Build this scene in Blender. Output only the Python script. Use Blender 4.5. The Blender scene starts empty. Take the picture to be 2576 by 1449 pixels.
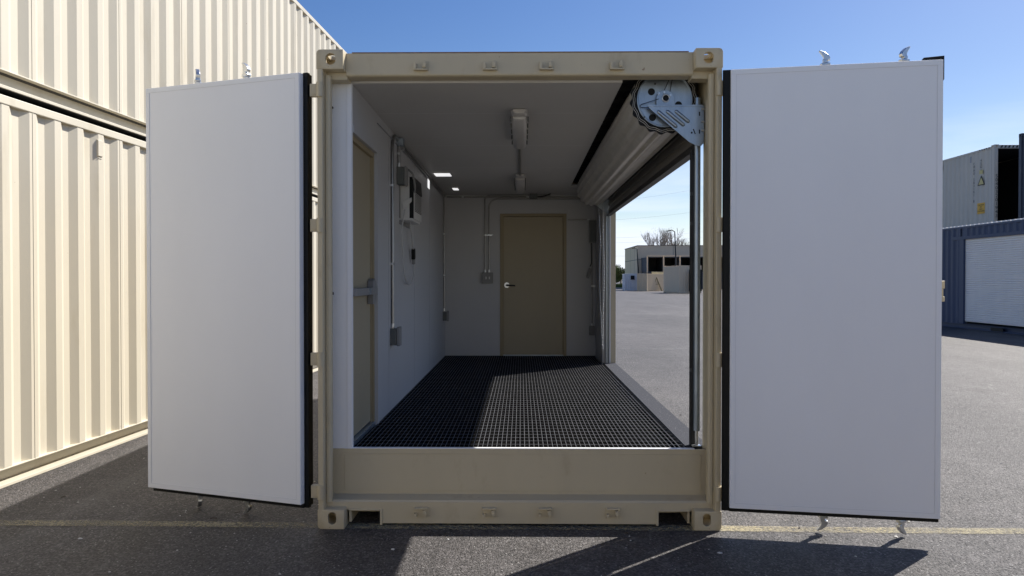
import bpy, bmesh, math, random
from mathutils import Vector, Matrix, Euler
R = math.radians
random.seed(7)
# ------------------------------------------------------------------ camera
scene = bpy.context.scene
COL = scene.collection
YAW, PITCH = R(0.7082), R(0.6791)
cam_d = bpy.data.cameras.new("camera")
cam = bpy.data.objects.new("camera", cam_d); COL.objects.link(cam)
cam.location = (0.013, -4.437, 1.514)
cam.rotation_euler = (R(90) - PITCH, 0, YAW)
cam_d.sensor_width = 36.0; cam_d.sensor_fit = 'HORIZONTAL'
cam_d.lens = 36.0 * 1857.0 / 2576.0
cam_d.clip_start = 0.05; cam_d.clip_end = 2000
scene.camera = cam
# ------------------------------------------------------------------ light
SUN = Vector((0.765, 0.670, 1.0)).normalized()
EL = math.asin(SUN.z); AZ = math.atan2(SUN.x, SUN.y)
world = bpy.data.worlds.new("World"); scene.world = world; world.use_nodes = True
wt = world.node_tree; wt.nodes.clear()
def wn(t, **k):
    n = wt.nodes.new(t)
    for a, b in k.items(): setattr(n, a, b)
    return n
sky = wn('ShaderNodeTexSky'); sky.sky_type = 'NISHITA'; sky.sun_disc = False
sky.sun_elevation = EL; sky.sun_rotation = AZ
sky.air_density = 1.0; sky.dust_density = 0.55; sky.ozone_density = 1.2; sky.altitude = 100
tc = wn('ShaderNodeTexCoord')
sep = wn('ShaderNodeSeparateXYZ'); wt.links.new(tc.outputs['Generated'], sep.inputs[0])
mp = wn('ShaderNodeMapping'); mp.inputs['Scale'].default_value = (2.2, 2.2, 15.0); mp.inputs['Rotation'].default_value = (R(4), R(-7), 0)
wt.links.new(tc.outputs['Generated'], mp.inputs[0])
cn = wn('ShaderNodeTexNoise'); cn.inputs['Scale'].default_value = 1.6; cn.inputs['Detail'].default_value = 7; cn.inputs['Roughness'].default_value = 0.55; cn.inputs['Distortion'].default_value = 0.4
wt.links.new(mp.outputs[0], cn.inputs['Vector'])
cr = wn('ShaderNodeMapRange'); cr.interpolation_type = 'SMOOTHSTEP'
cr.inputs['To Min'].default_value = 0.2; cr.inputs['From Min'].default_value = 0.40; cr.inputs['From Max'].default_value = 0.66
wt.links.new(cn.outputs['Fac'], cr.inputs['Value'])
# thin cloud only in a band above the horizon
b1 = wn('ShaderNodeMapRange'); b1.interpolation_type = 'SMOOTHSTEP'
b1.inputs['From Min'].default_value = 0.24; b1.inputs['From Max'].default_value = 0.02
b1.inputs['To Min'].default_value = 0.0; b1.inputs['To Max'].default_value = 0.95
wt.links.new(sep.outputs['Z'], b1.inputs['Value'])
mul = wn('ShaderNodeMath', operation='MULTIPLY'); wt.links.new(cr.outputs[0], mul.inputs[0]); wt.links.new(b1.outputs[0], mul.inputs[1])
b2 = wn('ShaderNodeMapRange'); b2.interpolation_type = 'SMOOTHSTEP'
b2.inputs['From Min'].default_value = 0.13; b2.inputs['From Max'].default_value = -0.01; b2.inputs['To Min'].default_value = 0.0; b2.inputs['To Max'].default_value = 0.85
wt.links.new(sep.outputs['Z'], b2.inputs['Value'])
mxm = wn('ShaderNodeMath', operation='MAXIMUM'); wt.links.new(mul.outputs[0], mxm.inputs[0]); wt.links.new(b2.outputs[0], mxm.inputs[1]); mul = mxm
mixc = wn('ShaderNodeMix', data_type='RGBA')
hs_ = wn('ShaderNodeHueSaturation'); hs_.inputs['Saturation'].default_value = 1.33; hs_.inputs['Hue'].default_value = 0.512; wt.links.new(sky.outputs[0], hs_.inputs['Color'])
wt.links.new(mul.outputs[0], mixc.inputs[0]); wt.links.new(hs_.outputs[0], mixc.inputs[6])
mixc.inputs[7].default_value = (8.4, 9.1, 10.8, 1)
bg = wn('ShaderNodeBackground'); bg.inputs['Strength'].default_value = 0.069
wt.links.new(mixc.outputs[2], bg.inputs['Color'])
wo = wn('ShaderNodeOutputWorld'); wt.links.new(bg.outputs[0], wo.inputs[0])
sun_d = bpy.data.lights.new("sun", 'SUN'); sun_d.energy = 5.0; sun_d.angle = R(0.53); sun_d.color = (1.0, 0.95, 0.87)
sun = bpy.data.objects.new("sun", sun_d); COL.objects.link(sun)
sun.location = (10, 10, 20); sun.rotation_euler = SUN.to_track_quat('Z', 'Y').to_euler()
scene.view_settings.view_transform = 'Standard'; scene.view_settings.look = 'None'
scene.view_settings.gamma = 1.0; scene.view_settings.exposure = 0.72
scene.cycles.max_bounces = 8; scene.cycles.diffuse_bounces = 4

# ------------------------------------------------------------------ materials
def mat(name, rgb, rough=0.5, metal=0.0, var=0.0, vscale=3.0, bump=0.0, bscale=200.0, streak=0.0, dirt=None, emit=0.0, spec=0.5, spots=None):
    m = bpy.data.materials.new(name); m.use_nodes = True
    nt = m.node_tree; b = nt.nodes['Principled BSDF']
    b.inputs['Base Color'].default_value = (*rgb, 1); b.inputs['Roughness'].default_value = rough
    b.inputs['Metallic'].default_value = metal; b.inputs['Specular IOR Level'].default_value = spec
    g = nt.nodes.new('ShaderNodeNewGeometry') if False else nt.nodes.new('ShaderNodeTexCoord')
    co = g.outputs['Object']
    col = None
    if var:
        n = nt.nodes.new('ShaderNodeTexNoise'); n.inputs['Scale'].default_value = vscale; n.inputs['Detail'].default_value = 6; n.inputs['Roughness'].default_value = 0.6
        mpn = nt.nodes.new('ShaderNodeMapping'); mpn.inputs['Scale'].default_value = (1, 1, 0.35)
        nt.links.new(co, mpn.inputs[0]); nt.links.new(mpn.outputs[0], n.inputs['Vector'])
        mr = nt.nodes.new('ShaderNodeMapRange'); mr.inputs['From Min'].default_value = 0.3; mr.inputs['From Max'].default_value = 0.7
        mr.inputs['To Min'].default_value = 1 - var; mr.inputs['To Max'].default_value = 1 + var
        nt.links.new(n.outputs['Fac'], mr.inputs['Value'])
        vm = nt.nodes.new('ShaderNodeVectorMath'); vm.operation = 'SCALE'; vm.inputs[0].default_value = rgb
        nt.links.new(mr.outputs[0], vm.inputs['Scale']); col = vm.outputs[0]
        rr = nt.nodes.new('ShaderNodeMapRange'); rr.inputs['To Min'].default_value = max(0.02, rough - 0.12); rr.inputs['To Max'].default_value = min(1, rough + 0.12)
        nt.links.new(n.outputs['Fac'], rr.inputs['Value']); nt.links.new(rr.outputs[0], b.inputs['Roughness'])
    if dirt:   # (rgb, scale, lo, hi, stretch z)
        drgb, ds, lo, hi, sz = dirt
        n2 = nt.nodes.new('ShaderNodeTexNoise'); n2.inputs['Scale'].default_value = ds; n2.inputs['Detail'].default_value = 8; n2.inputs['Roughness'].default_value = 0.65
        mp2 = nt.nodes.new('ShaderNodeMapping'); mp2.inputs['Scale'].default_value = (1, 1, sz); mp2.inputs['Location'].default_value = (3.3, 1.7, 0.4)
        nt.links.new(co, mp2.inputs[0]); nt.links.new(mp2.outputs[0], n2.inputs['Vector'])
        m2 = nt.nodes.new('ShaderNodeMapRange'); m2.inputs['From Min'].default_value = lo; m2.inputs['From Max'].default_value = hi
        nt.links.new(n2.outputs['Fac'], m2.inputs['Value'])
        mx = nt.nodes.new('ShaderNodeMix'); mx.data_type = 'RGBA'
        nt.links.new(m2.outputs[0], mx.inputs[0])
        if col: nt.links.new(col, mx.inputs[6])
        else: mx.inputs[6].default_value = (*rgb, 1)
        mx.inputs[7].default_value = (*drgb, 1); col = mx.outputs[2]
    if spots:  # (rgb, scale, lo)
        n4 = nt.nodes.new('ShaderNodeTexNoise'); n4.inputs['Scale'].default_value = spots[1]; n4.inputs['Detail'].default_value = 4; nt.links.new(co, n4.inputs['Vector'])
        m4 = nt.nodes.new('ShaderNodeMapRange'); m4.inputs['From Min'].default_value = spots[2]; m4.inputs['From Max'].default_value = spots[2] + .03; m4.inputs['To Max'].default_value = .75; nt.links.new(n4.outputs['Fac'], m4.inputs['Value'])
        x4 = nt.nodes.new('ShaderNodeMix'); x4.data_type = 'RGBA'; nt.links.new(m4.outputs[0], x4.inputs[0]); nt.links.new(col, x4.inputs[6]); x4.inputs[7].default_value = (*spots[0], 1); col = x4.outputs[2]
    if col: nt.links.new(col, b.inputs['Base Color'])
    if bump:
        n3 = nt.nodes.new('ShaderNodeTexNoise'); n3.inputs['Scale'].default_value = bscale; n3.inputs['Detail'].default_value = 3
        nt.links.new(co, n3.inputs['Vector'])
        bp = nt.nodes.new('ShaderNodeBump'); bp.inputs['Strength'].default_value = bump; bp.inputs['Distance'].default_value = 0.002
        nt.links.new(n3.outputs['Fac'], bp.inputs['Height']); nt.links.new(bp.outputs[0], b.inputs['Normal'])
    if emit:
        b.inputs['Emission Color'].default_value = (1, 1, 1, 1); b.inputs['Emission Strength'].default_value = emit
    return m
M = {}
M['cream'] = mat('cream_paint', (0.60, 0.555, 0.455), 0.42, var=0.04, vscale=1.2, bump=0.12, bscale=25, dirt=((0.48, 0.42, 0.31), 2.5, 0.56, 0.80, 0.18), spots=((0.22, 0.12, 0.06), 14, 0.75))
M['beige'] = mat('beige_paint', (0.54, 0.465, 0.32), 0.45, var=0.05, vscale=2.5, bump=0.2, bscale=60, dirt=((0.40, 0.32, 0.20), 4, 0.58, 0.8, 0.5), spots=((0.20, 0.10, 0.05), 22, 0.735))
M['rust'] = mat('rusty_edge', (0.22, 0.12, 0.07), 0.8, var=0.2, vscale=30)
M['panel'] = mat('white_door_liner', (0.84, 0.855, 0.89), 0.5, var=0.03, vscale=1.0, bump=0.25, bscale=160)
M['trim'] = mat('white_trim', (0.80, 0.81, 0.83), 0.4, var=0.02)
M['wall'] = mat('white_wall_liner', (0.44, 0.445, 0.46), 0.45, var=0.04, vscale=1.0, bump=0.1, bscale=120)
M['seam'] = mat('grey_seam', (0.33, 0.34, 0.36), 0.5)
M['panelline'] = mat('liner_joint', (0.68, 0.69, 0.72), 0.6)
M['ceil'] = mat('white_ceiling_liner', (0.56, 0.555, 0.54), 0.55, var=0.04, vscale=1.0, bump=0.1, bscale=120)
M['black'] = mat('black_rubber', (0.005, 0.0055, 0.006), 0.5, spec=0.25)
M['blackmetal'] = mat('black_metal', (0.03, 0.03, 0.032), 0.5, metal=0.3)
M['dark'] = mat('dark_interior', (0.035, 0.035, 0.035), 0.8, var=0.2)
M['galv'] = mat('galvanised_steel', (0.34, 0.40, 0.47), 0.36, metal=0.85, var=0.16, vscale=18, bump=0.1, bscale=90)
M['zinc'] = mat('zinc_casting', (0.60, 0.62, 0.64), 0.30, metal=0.9, var=0.12, vscale=40)
M['conduit'] = mat('steel_conduit', (0.30, 0.30, 0.30), 0.34, metal=0.9, var=0.05)
M['curtain'] = mat('brown_grey_curtain_steel', (0.60, 0.575, 0.53), 0.34, metal=0.25, var=0.12, vscale=6)
M['curtaindark'] = mat('dark_curtain_steel', (0.16, 0.15, 0.135), 0.4, metal=0.3, var=0.1, vscale=6)  # darker copy of the curtain steel, used on the hanging part
M['wire'] = mat('pale_wire', (0.6, 0.6, 0.62), 0.6)
M['grate'] = mat('grating_steel', (0.16, 0.163, 0.178), 0.45, metal=0.0, spec=0.15, var=0.25, vscale=14)
M['pan'] = mat('black_floor_pan', (0.006, 0.006, 0.006), 0.95, spec=0.0)
M['tread'] = mat('grey_gritty_threshold', (0.055, 0.058, 0.07), 0.9, spec=0.1, var=0.4, vscale=90, bump=0.6, bscale=300, dirt=((0.5, 0.5, 0.52), 140, 0.64, 0.70, 1))
M['mandoor'] = mat('beige_door_paint', (0.35, 0.30, 0.205), 0.5, var=0.04, vscale=2)
M['mandoorframe'] = mat('beige_frame_paint', (0.30, 0.245, 0.15), 0.5, var=0.04, vscale=2)
M['plastic'] = mat('white_plastic', (0.62, 0.62, 0.61), 0.4)
M['greyplastic'] = mat('grey_box', (0.10, 0.11, 0.11), 0.5)
M['greybox'] = mat('grey_cast_box', (0.22, 0.22, 0.22), 0.5)
M['cordwhite'] = mat('white_cord', (0.5, 0.5, 0.5), 0.5)
M['lens'] = mat('frosted_lens', (0.52, 0.51, 0.50), 0.35)
M['lit'] = mat('imitated_sunlight', (0.9, 0.9, 0.9), 0.5, emit=0.5)  # emission stands in for patches of stray sunlight
M['navy'] = mat('navy_paint', (0.035, 0.055, 0.115), 0.5, var=0.12, vscale=1.5)
M['slate'] = mat('slate_blue_paint', (0.05, 0.06, 0.085), 0.55, var=0.15, vscale=1.5, dirt=((0.12, 0.12, 0.13), 4, 0.6, 0.75, 0.4))
M['offwhite'] = mat('weathered_white_paint', (0.60, 0.56, 0.48), 0.55, var=0.06, vscale=1.5, dirt=((0.22, 0.19, 0.15), 2.0, 0.66, 0.8, 0.12))
M['shutter'] = mat('white_shutter', (0.90, 0.87, 0.83), 0.45, var=0.03)
M['farbeige'] = mat('pale_beige_wall', (0.70, 0.56, 0.40), 0.7, var=0.05, vscale=0.5)
M['joint'] = mat('dark_joint', (0.12, 0.11, 0.10), 0.8)
M['bluewhite'] = mat('blue_white_paint', (0.66, 0.65, 0.67), 0.6, var=0.06, vscale=1)
M['tan'] = mat('tan_paint', (0.62, 0.48, 0.32), 0.6, var=0.06, vscale=1)
M['yellow_cream'] = mat('yellow_cream_paint', (0.80, 0.64, 0.34), 0.6, var=0.05, vscale=1)
M['lamp'] = mat('dark_lamp_paint', (0.03, 0.03, 0.032), 0.6)
M['bin'] = mat('dark_bin_plastic', (0.02, 0.022, 0.028), 0.6)
M['ladder'] = mat('olive_ladder', (0.16, 0.13, 0.06), 0.6)
M['bark'] = mat('bark', (0.30, 0.265, 0.235), 0.9, var=0.2, vscale=8)
M['leaf'] = mat('leaf_green', (0.085, 0.12, 0.035), 0.8, var=0.35, vscale=0.7)
M['leafdry'] = mat('leaf_olive', (0.16, 0.13, 0.06), 0.8, var=0.3, vscale=0.7)
M['grass'] = mat('grass_green', (0.075, 0.11, 0.028), 0.9, var=0.3, vscale=0.6)
M['yellow'] = mat('yellow_sticker', (0.80, 0.45, 0.04), 0.5)
M['paleyellow'] = mat('pale_yellow_sticker', (0.65, 0.55, 0.22), 0.5)
M['ink'] = mat('black_ink', (0.02, 0.02, 0.02), 0.6)
M['concrete'] = mat('pale_concrete', (0.42, 0.41, 0.40), 0.8, var=0.06)
M['stone'] = mat('pale_stone_chip', (0.5, 0.49, 0.47), 0.8, var=0.3, vscale=20)
M['twig'] = mat('dark_twig', (0.05, 0.035, 0.025), 0.8)
M['brick'] = mat('redbrown', (0.2, 0.08, 0.06), 0.6)

def asphalt():
    m = bpy.data.materials.new('worn_asphalt'); m.use_nodes = True; nt = m.node_tree; b = nt.nodes['Principled BSDF']
    L = nt.links.new; N = nt.nodes.new
    co = N('ShaderNodeTexCoord').outputs['Object']
    def noise(s, d=4, r=0.6, sc=None):
        n = N('ShaderNodeTexNoise'); n.inputs['Scale'].default_value = s; n.inputs['Detail'].default_value = d; n.inputs['Roughness'].default_value = r
        if sc:
            mp_ = N('ShaderNodeMapping'); mp_.inputs['Scale'].default_value = sc; L(co, mp_.inputs[0]); L(mp_.outputs[0], n.inputs['Vector'])
        else: L(co, n.inputs['Vector'])
        return n.outputs['Fac']
    def ramp(v, a, c, lo, hi, smooth=False):
        r = N('ShaderNodeMapRange'); r.inputs['From Min'].default_value = a; r.inputs['From Max'].default_value = c
        r.inputs['To Min'].default_value = lo; r.inputs['To Max'].default_value = hi
        if smooth: r.interpolation_type = 'SMOOTHSTEP'
        L(v, r.inputs['Value']); return r.outputs[0]
    def mth(op, a, c):
        x = N('ShaderNodeMath'); x.operation = op
        for i, v in enumerate((a, c)):
            if isinstance(v, (int, float)): x.inputs[i].default_value = v
            else: L(v, x.inputs[i])
        return x.outputs[0]
    vg = N('ShaderNodeTexVoronoi'); vg.feature = 'F1'; vg.inputs['Scale'].default_value = 95; L(co, vg.inputs['Vector'])
    sg = N('ShaderNodeSeparateColor'); L(vg.outputs['Color'], sg.inputs[0])
    gcell = mth('POWER', sg.outputs[1], 2.0)
    grit = mth('MULTIPLY', ramp(noise(38, 3, 0.7), 0.32, 0.72, 0.6, 1.4), ramp(gcell, 0, 1, 0.55, 1.95))
    fine = ramp(noise(210, 2, 0.6), 0.3, 0.7, 0.75, 1.25)
    patch = ramp(noise(0.45, 6, 0.65, (1, 0.35, 1)), 0.3, 0.7, 0.64, 1.34)
    patch2 = ramp(noise(3.5, 4, 0.6), 0.3, 0.7, 0.80, 1.20)
    v = mth('MULTIPLY', mth('MULTIPLY', grit, fine), mth('MULTIPLY', patch, patch2))
    base = N('ShaderNodeVectorMath'); base.operation = 'SCALE'; base.inputs[0].default_value = (0.071, 0.065, 0.0645); L(v, base.inputs['Scale'])
    vo = N('ShaderNodeTexVoronoi'); vo.feature = 'F1'; vo.inputs['Scale'].default_value = 60; L(co, vo.inputs['Vector'])
    sepc = N('ShaderNodeSeparateColor'); L(vo.outputs['Color'], sepc.inputs[0])
    chip = mth('MULTIPLY', ramp(vo.outputs['Distance'], 0.16, 0.30, 1, 0), mth('GREATER_THAN', sepc.outputs[0], 0.86))
    mx = N('ShaderNodeMix'); mx.data_type = 'RGBA'; L(chip, mx.inputs[0]); L(base.outputs[0], mx.inputs[6]); mx.inputs[7].default_value = (0.34, 0.33, 0.325, 1)
    # thin pale scuffs and cracks
    vc = N('ShaderNodeTexVoronoi'); vc.feature = 'DISTANCE_TO_EDGE'; vc.inputs['Scale'].default_value = 0.55
    wob = N('ShaderNodeVectorMath'); wob.operation = 'ADD'
    nn = N('ShaderNodeTexNoise'); nn.inputs['Scale'].default_value = 1.2; nn.inputs['Detail'].default_value = 6; L(co, nn.inputs['Vector'])
    sc_ = N('ShaderNodeVectorMath'); sc_.operation = 'SCALE'; sc_.inputs['Scale'].default_value = 1.4; L(nn.outputs['Color'], sc_.inputs[0])
    L(co, wob.inputs[0]); L(sc_.outputs[0], wob.inputs[1]); L(wob.outputs[0], vc.inputs['Vector'])
    crack = mth('MULTIPLY', ramp(vc.outputs['Distance'], 0.0, 0.006, 1, 0), ramp(noise(1.1, 3), 0.55, 0.65, 0, 0.55))
    mx2 = N('ShaderNodeMix'); mx2.data_type = 'RGBA'; L(crack, mx2.inputs[0]); L(mx.outputs[2], mx2.inputs[6]); mx2.inputs[7].default_value = (0.30, 0.29, 0.28, 1)
    st1 = ramp(noise(0.9, 4, 0.55), 0.60, 0.70, 0, 0.55, True)
    mx3 = N('ShaderNodeMix'); mx3.data_type = 'RGBA'; mx3.blend_type = 'MULTIPLY'; L(st1, mx3.inputs[0]); L(mx2.outputs[2], mx3.inputs[6]); mx3.inputs[7].default_value = (0.45, 0.43, 0.42, 1)
    wv = N('ShaderNodeTexNoise'); wv.inputs['Scale'].default_value = 1.0; wv.inputs['Detail'].default_value = 5; mpw = N('ShaderNodeMapping'); mpw.inputs['Scale'].default_value = (2.2, .10, 1); mpw.inputs['Rotation'].default_value = (0, 0, R(62)); L(co, mpw.inputs[0]); L(mpw.outputs[0], wv.inputs['Vector'])
    mx4 = N('ShaderNodeMix'); mx4.data_type = 'RGBA'; L(ramp(wv.outputs['Fac'], 0.56, 0.70, 0, 0.22, True), mx4.inputs[0]); L(mx3.outputs[2], mx4.inputs[6]); mx4.inputs[7].default_value = (0.17, 0.165, 0.16, 1)
    L(mx4.outputs[2], b.inputs['Base Color'])
    b.inputs['Roughness'].default_value = 0.6; b.inputs['Specular IOR Level'].default_value = 0.38
    hh = mth('ADD', mth('MULTIPLY', noise(80, 4, 0.7), 0.8), mth('MULTIPLY', ramp(vg.outputs['Distance'], 0.0, 0.6, 1, 0), sg.outputs[0]))
    bp = N('ShaderNodeBump'); bp.inputs['Strength'].default_value = 0.95; bp.inputs['Distance'].default_value = 0.012
    L(hh, bp.inputs['Height']); L(bp.outputs[0], b.inputs['Normal'])
    return m
M['asphalt'] = asphalt()
def worn_line(name, rgb):
    m = bpy.data.materials.new(name); m.use_nodes = True; nt = m.node_tree; L = nt.links.new; N = nt.nodes.new
    b = nt.nodes['Principled BSDF']; b.inputs['Base Color'].default_value = (*rgb, 1); b.inputs['Roughness'].default_value = 0.75
    co = N('ShaderNodeTexCoord').outputs['Object']
    n = N('ShaderNodeTexNoise'); n.inputs['Scale'].default_value = 45; n.inputs['Detail'].default_value = 5; n.inputs['Roughness'].default_value = 0.75; L(co, n.inputs['Vector'])
    n2 = N('ShaderNodeTexNoise'); n2.inputs['Scale'].default_value = 1.3; n2.inputs['Detail'].default_value = 2; L(co, n2.inputs['Vector'])
    a = N('ShaderNodeMath'); a.operation = 'MULTIPLY_ADD'; L(n2.outputs['Fac'], a.inputs[0]); a.inputs[1].default_value = 0.55; L(n.outputs['Fac'], a.inputs[2])
    r = N('ShaderNodeMapRange'); r.inputs['From Min'].default_value = 0.64; r.inputs['From Max'].default_value = 0.92; r.inputs['To Max'].default_value = 0.58; L(a.outputs[0], r.inputs['Value'])
    L(r.outputs[0], b.inputs['Alpha'])
    bp = N('ShaderNodeBump'); bp.inputs['Strength'].default_value = 0.8; bp.inputs['Distance'].default_value = 0.01; L(n.outputs['Fac'], bp.inputs['Height']); L(bp.outputs[0], b.inputs['Normal'])
    return m
M['yline'] = worn_line('worn_yellow_paint', (0.52, 0.455, 0.28))
M['wline'] = worn_line('worn_white_paint', (0.6, 0.6, 0.6))

# ------------------------------------------------------------------ mesh helpers
STORE = {}
class MB:
    def __init__(s, xf=None): s.v = []; s.f = []; s.xf = xf
    def add(s, vs, fs):
        n = len(s.v)
        for p in vs: s.v.append(tuple(s.xf(p)) if s.xf else tuple(p))
        for f in fs: s.f.append([i + n for i in f])
        return s
    def box(s, x0, x1, y0, y1, z0, z1):
        return s.add([(x, y, z) for z in (z0, z1) for y in (y0, y1) for x in (x0, x1)],
                     [(0, 2, 3, 1), (4, 5, 7, 6), (0, 1, 5, 4), (2, 6, 7, 3), (0, 4, 6, 2), (1, 3, 7, 5)])
    def cbox(s, c, size, rot=None):
        Mx = rot.to_matrix() if rot else Matrix.Identity(3)
        vs = []
        for z in (-.5, .5):
            for y in (-.5, .5):
                for x in (-.5, .5):
                    vs.append(Vector(c) + Mx @ Vector((x * size[0], y * size[1], z * size[2])))
        return s.add(vs, [(0, 2, 3, 1), (4, 5, 7, 6), (0, 1, 5, 4), (2, 6, 7, 3), (0, 4, 6, 2), (1, 3, 7, 5)])
    def prism(s, poly, axis, a, b):   # poly in the two other axes (cyclic order x,y,z without axis)
        def P(p, t):
            return {'x': (t, p[0], p[1]), 'y': (p[0], t, p[1]), 'z': (p[0], p[1], t)}[axis]
        n = len(poly); vs = [P(p, a) for p in poly] + [P(p, b) for p in poly]
        fs = [tuple(range(n)), tuple(range(2 * n - 1, n - 1, -1))] + [(i, i + n, (i + 1) % n + n, (i + 1) % n) for i in range(n)]
        return s.add(vs, fs)
    def sheet(s, line, axis, a, b):   # open polyline extruded
        def P(p, t):
            return {'x': (t, p[0], p[1]), 'y': (p[0], t, p[1]), 'z': (p[0], p[1], t)}[axis]
        n = len(line)
        return s.add([P(p, a) for p in line] + [P(p, b) for p in line], [(i, i + 1, i + 1 + n, i + n) for i in range(n - 1)])
    def tube(s, pts, r, seg=10, cap=True):
        pts = [Vector(p) for p in pts]; n = len(pts); rr = r if isinstance(r, (list, tuple)) else [r] * n
        prev = None; vs = []
        for i, p in enumerate(pts):
            t = ((pts[min(i + 1, n - 1)] - pts[max(i - 1, 0)])).normalized()
            if prev is None:
                u = t.orthogonal().normalized()
            else:
                u = prev - t * prev.dot(t)
                u = u.normalized() if u.length > 1e-6 else t.orthogonal().normalized()
            prev = u; w = t.cross(u)
            for k in range(seg):
                a = 2 * math.pi * k / seg; vs.append(p + (u * math.cos(a) + w * math.sin(a)) * rr[i])
        fs = []
        for i in range(n - 1):
            for k in range(seg):
                k2 = (k + 1) % seg; fs.append((i * seg + k, i * seg + k2, (i + 1) * seg + k2, (i + 1) * seg + k))
        if cap: fs += [tuple(range(seg - 1, -1, -1)), tuple((n - 1) * seg + k for k in range(seg))]
        return s.add(vs, fs)
    def cyl(s, p0, p1, r, seg=24): return s.tube([p0, p1], r, seg)
    def build(s, name, material, parent=None, world=True, bevel=0.0, smooth=None, solid=0.0):
        me = bpy.data.meshes.new(name)
        inv = STORE[parent.name].inverted() if (parent and world and parent.name in STORE) else None
        me.from_pydata([tuple(inv @ Vector(p)) if inv else p for p in s.v], [], s.f)
        bm = bmesh.new(); bm.from_mesh(me); bmesh.ops.recalc_face_normals(bm, faces=bm.faces); bm.to_mesh(me); bm.free()
        o = bpy.data.objects.new(name, me); COL.objects.link(o)
        for mt_ in (material if isinstance(material, (list, tuple)) else [material]): me.materials.append(mt_)
        if parent:
            o.parent = parent
            if parent.name in STORE: STORE[o.name] = STORE[parent.name]
        if smooth is not None:
            for p in me.polygons: p.use_smooth = True
            me.set_sharp_from_angle(angle=R(smooth))
        if solid:
            md = o.modifiers.new('solid', 'SOLIDIFY'); md.thickness = solid; md.offset = 0
        if bevel:
            md = o.modifiers.new('bevel', 'BEVEL'); md.width = bevel; md.segments = 2; md.limit_method = 'ANGLE'; md.angle_limit = R(40)
        return o
def bend(pts, rad=0.08, n=6):
    """polyline with rounded corners"""
    pts = [Vector(p) for p in pts]; out = [pts[0]]
    for i in range(1, len(pts) - 1):
        a, b, c = pts[i - 1], pts[i], pts[i + 1]
        d1 = (a - b); d2 = (c - b); rr = min(rad, d1.length * .49, d2.length * .49)
        p1 = b + d1.normalized() * rr; p2 = b + d2.normalized() * rr
        for k in range(n + 1):
            t = k / n; out.append((1 - t) ** 2 * p1 + 2 * t * (1 - t) * b + t * t * p2)
    out.append(pts[-1]); return out
def tag(o, label=None, cat=None, group=None, kind=None):
    if label: o['label'] = label
    if cat: o['category'] = cat
    if group: o['group'] = group
    if kind: o['kind'] = kind
    return o
def thing(name, label, cat, loc=(0, 0, 0), rz=0.0, group=None):
    o = bpy.data.objects.new(name, None); COL.objects.link(o); o.empty_display_size = 0.1
    o.location = loc; o.rotation_euler = (0, 0, rz)
    STORE[o.name] = Matrix.Translation(Vector(loc)) @ Matrix.Rotation(rz, 4, 'Z')
    return tag(o, label, cat, group)
def copy_tree(o, parent=None, flip=None):
    c = o.copy(); COL.objects.link(c); c.parent = parent
    for ch in list(o.children): copy_tree(ch, c)
    return c

# ------------------------------------------------------------------ ground
g = MB(); NX = 40
g.add([(-600, -200, 0), (600, -200, 0), (600, 900, 0), (-600, 900, 0)], [(0, 1, 2, 3)])
tag(g.build('ground', M['asphalt']), kind='structure')
yl = MB(); xs = [-6 + i * 0.25 for i in range(65)]
def yy(x): return 0.048 - 0.012 * x + 0.006 * math.sin(x * 2.1)
vs = []; fs = []
for i, x in enumerate(xs):
    vs += [(x, yy(x) - 0.05 + random.uniform(-.003, .003), .004), (x, yy(x) + 0.05 + random.uniform(-.003, .003), .004)]
    if i: fs.append((2 * i - 2, 2 * i, 2 * i + 1, 2 * i - 1))
yl.add(vs, fs); tag(yl.build('parking_line', M['yline']), 'worn yellow painted line crossing the asphalt under the doors', kind='structure')
for (x0, x1, y, w) in ((3.9, 7.0, 27.6, .18), (2.6, 5.5, 15.8, .08), (2.2, 3.7, 11.6, .05), (8.2, 9.8, 12.6, 0.1)):
    q = MB().add([(x0, y, .004), (x1, y + .1, .004), (x1, y + .1 + w, .004), (x0, y + w, .004)], [(0, 1, 2, 3)])
    tag(q.build('road_marking', M['wline']), kind='structure')
# pale chips and twigs on the asphalt (uncountable)
ch = MB()
for i in range(420):
    x = random.uniform(-3.4, 4.5); y = random.uniform(-1.1, 3.0) if random.random() < .7 else random.uniform(3, 9)
    if -1.25 < x < 1.25 and y > -.02: continue
    r = random.uniform(.003, .008) if i % 16 else random.uniform(.010, .020); a0 = random.random() * 6
    n = 5; vs = [(x + math.cos(a0 + k * 1.256) * r * random.uniform(.6, 1.3), y + math.sin(a0 + k * 1.256) * r * random.uniform(.5, 1.1), .001) for k in range(n)]
    top = [(p[0] * .7 + x * .3, p[1] * .7 + y * .3, min(r * .7, .005)) for p in vs]
    ch.add(vs + top, [tuple(range(n, 2 * n))] + [(k, (k + 1) % n, (k + 1) % n + n, k + n) for k in range(n)])
tag(ch.build('stone_chips', M['stone']), 'pale stone chips scattered over the asphalt', kind='stuff')
tw = MB()
for i in range(60):
    x = random.uniform(-3.4, 4.5); y = random.uniform(-.9, 6.0)
    if -1.25 < x < 1.25 and y > -.02: continue
    a = random.uniform(-.8, .8); l = random.uniform(.01, .045)
    tw.tube([(x, y, .004), (x + l * .5 * math.cos(a), y + l * .5 * math.sin(a), .008), (x + l * math.cos(a + .4), y + l * math.sin(a + .4), .004)], random.uniform(.0012, .0035), 5)
tag(tw.build('twig_litter', M['twig']), 'dark twigs and dry leaf bits lying on the asphalt', kind='stuff')

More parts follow.
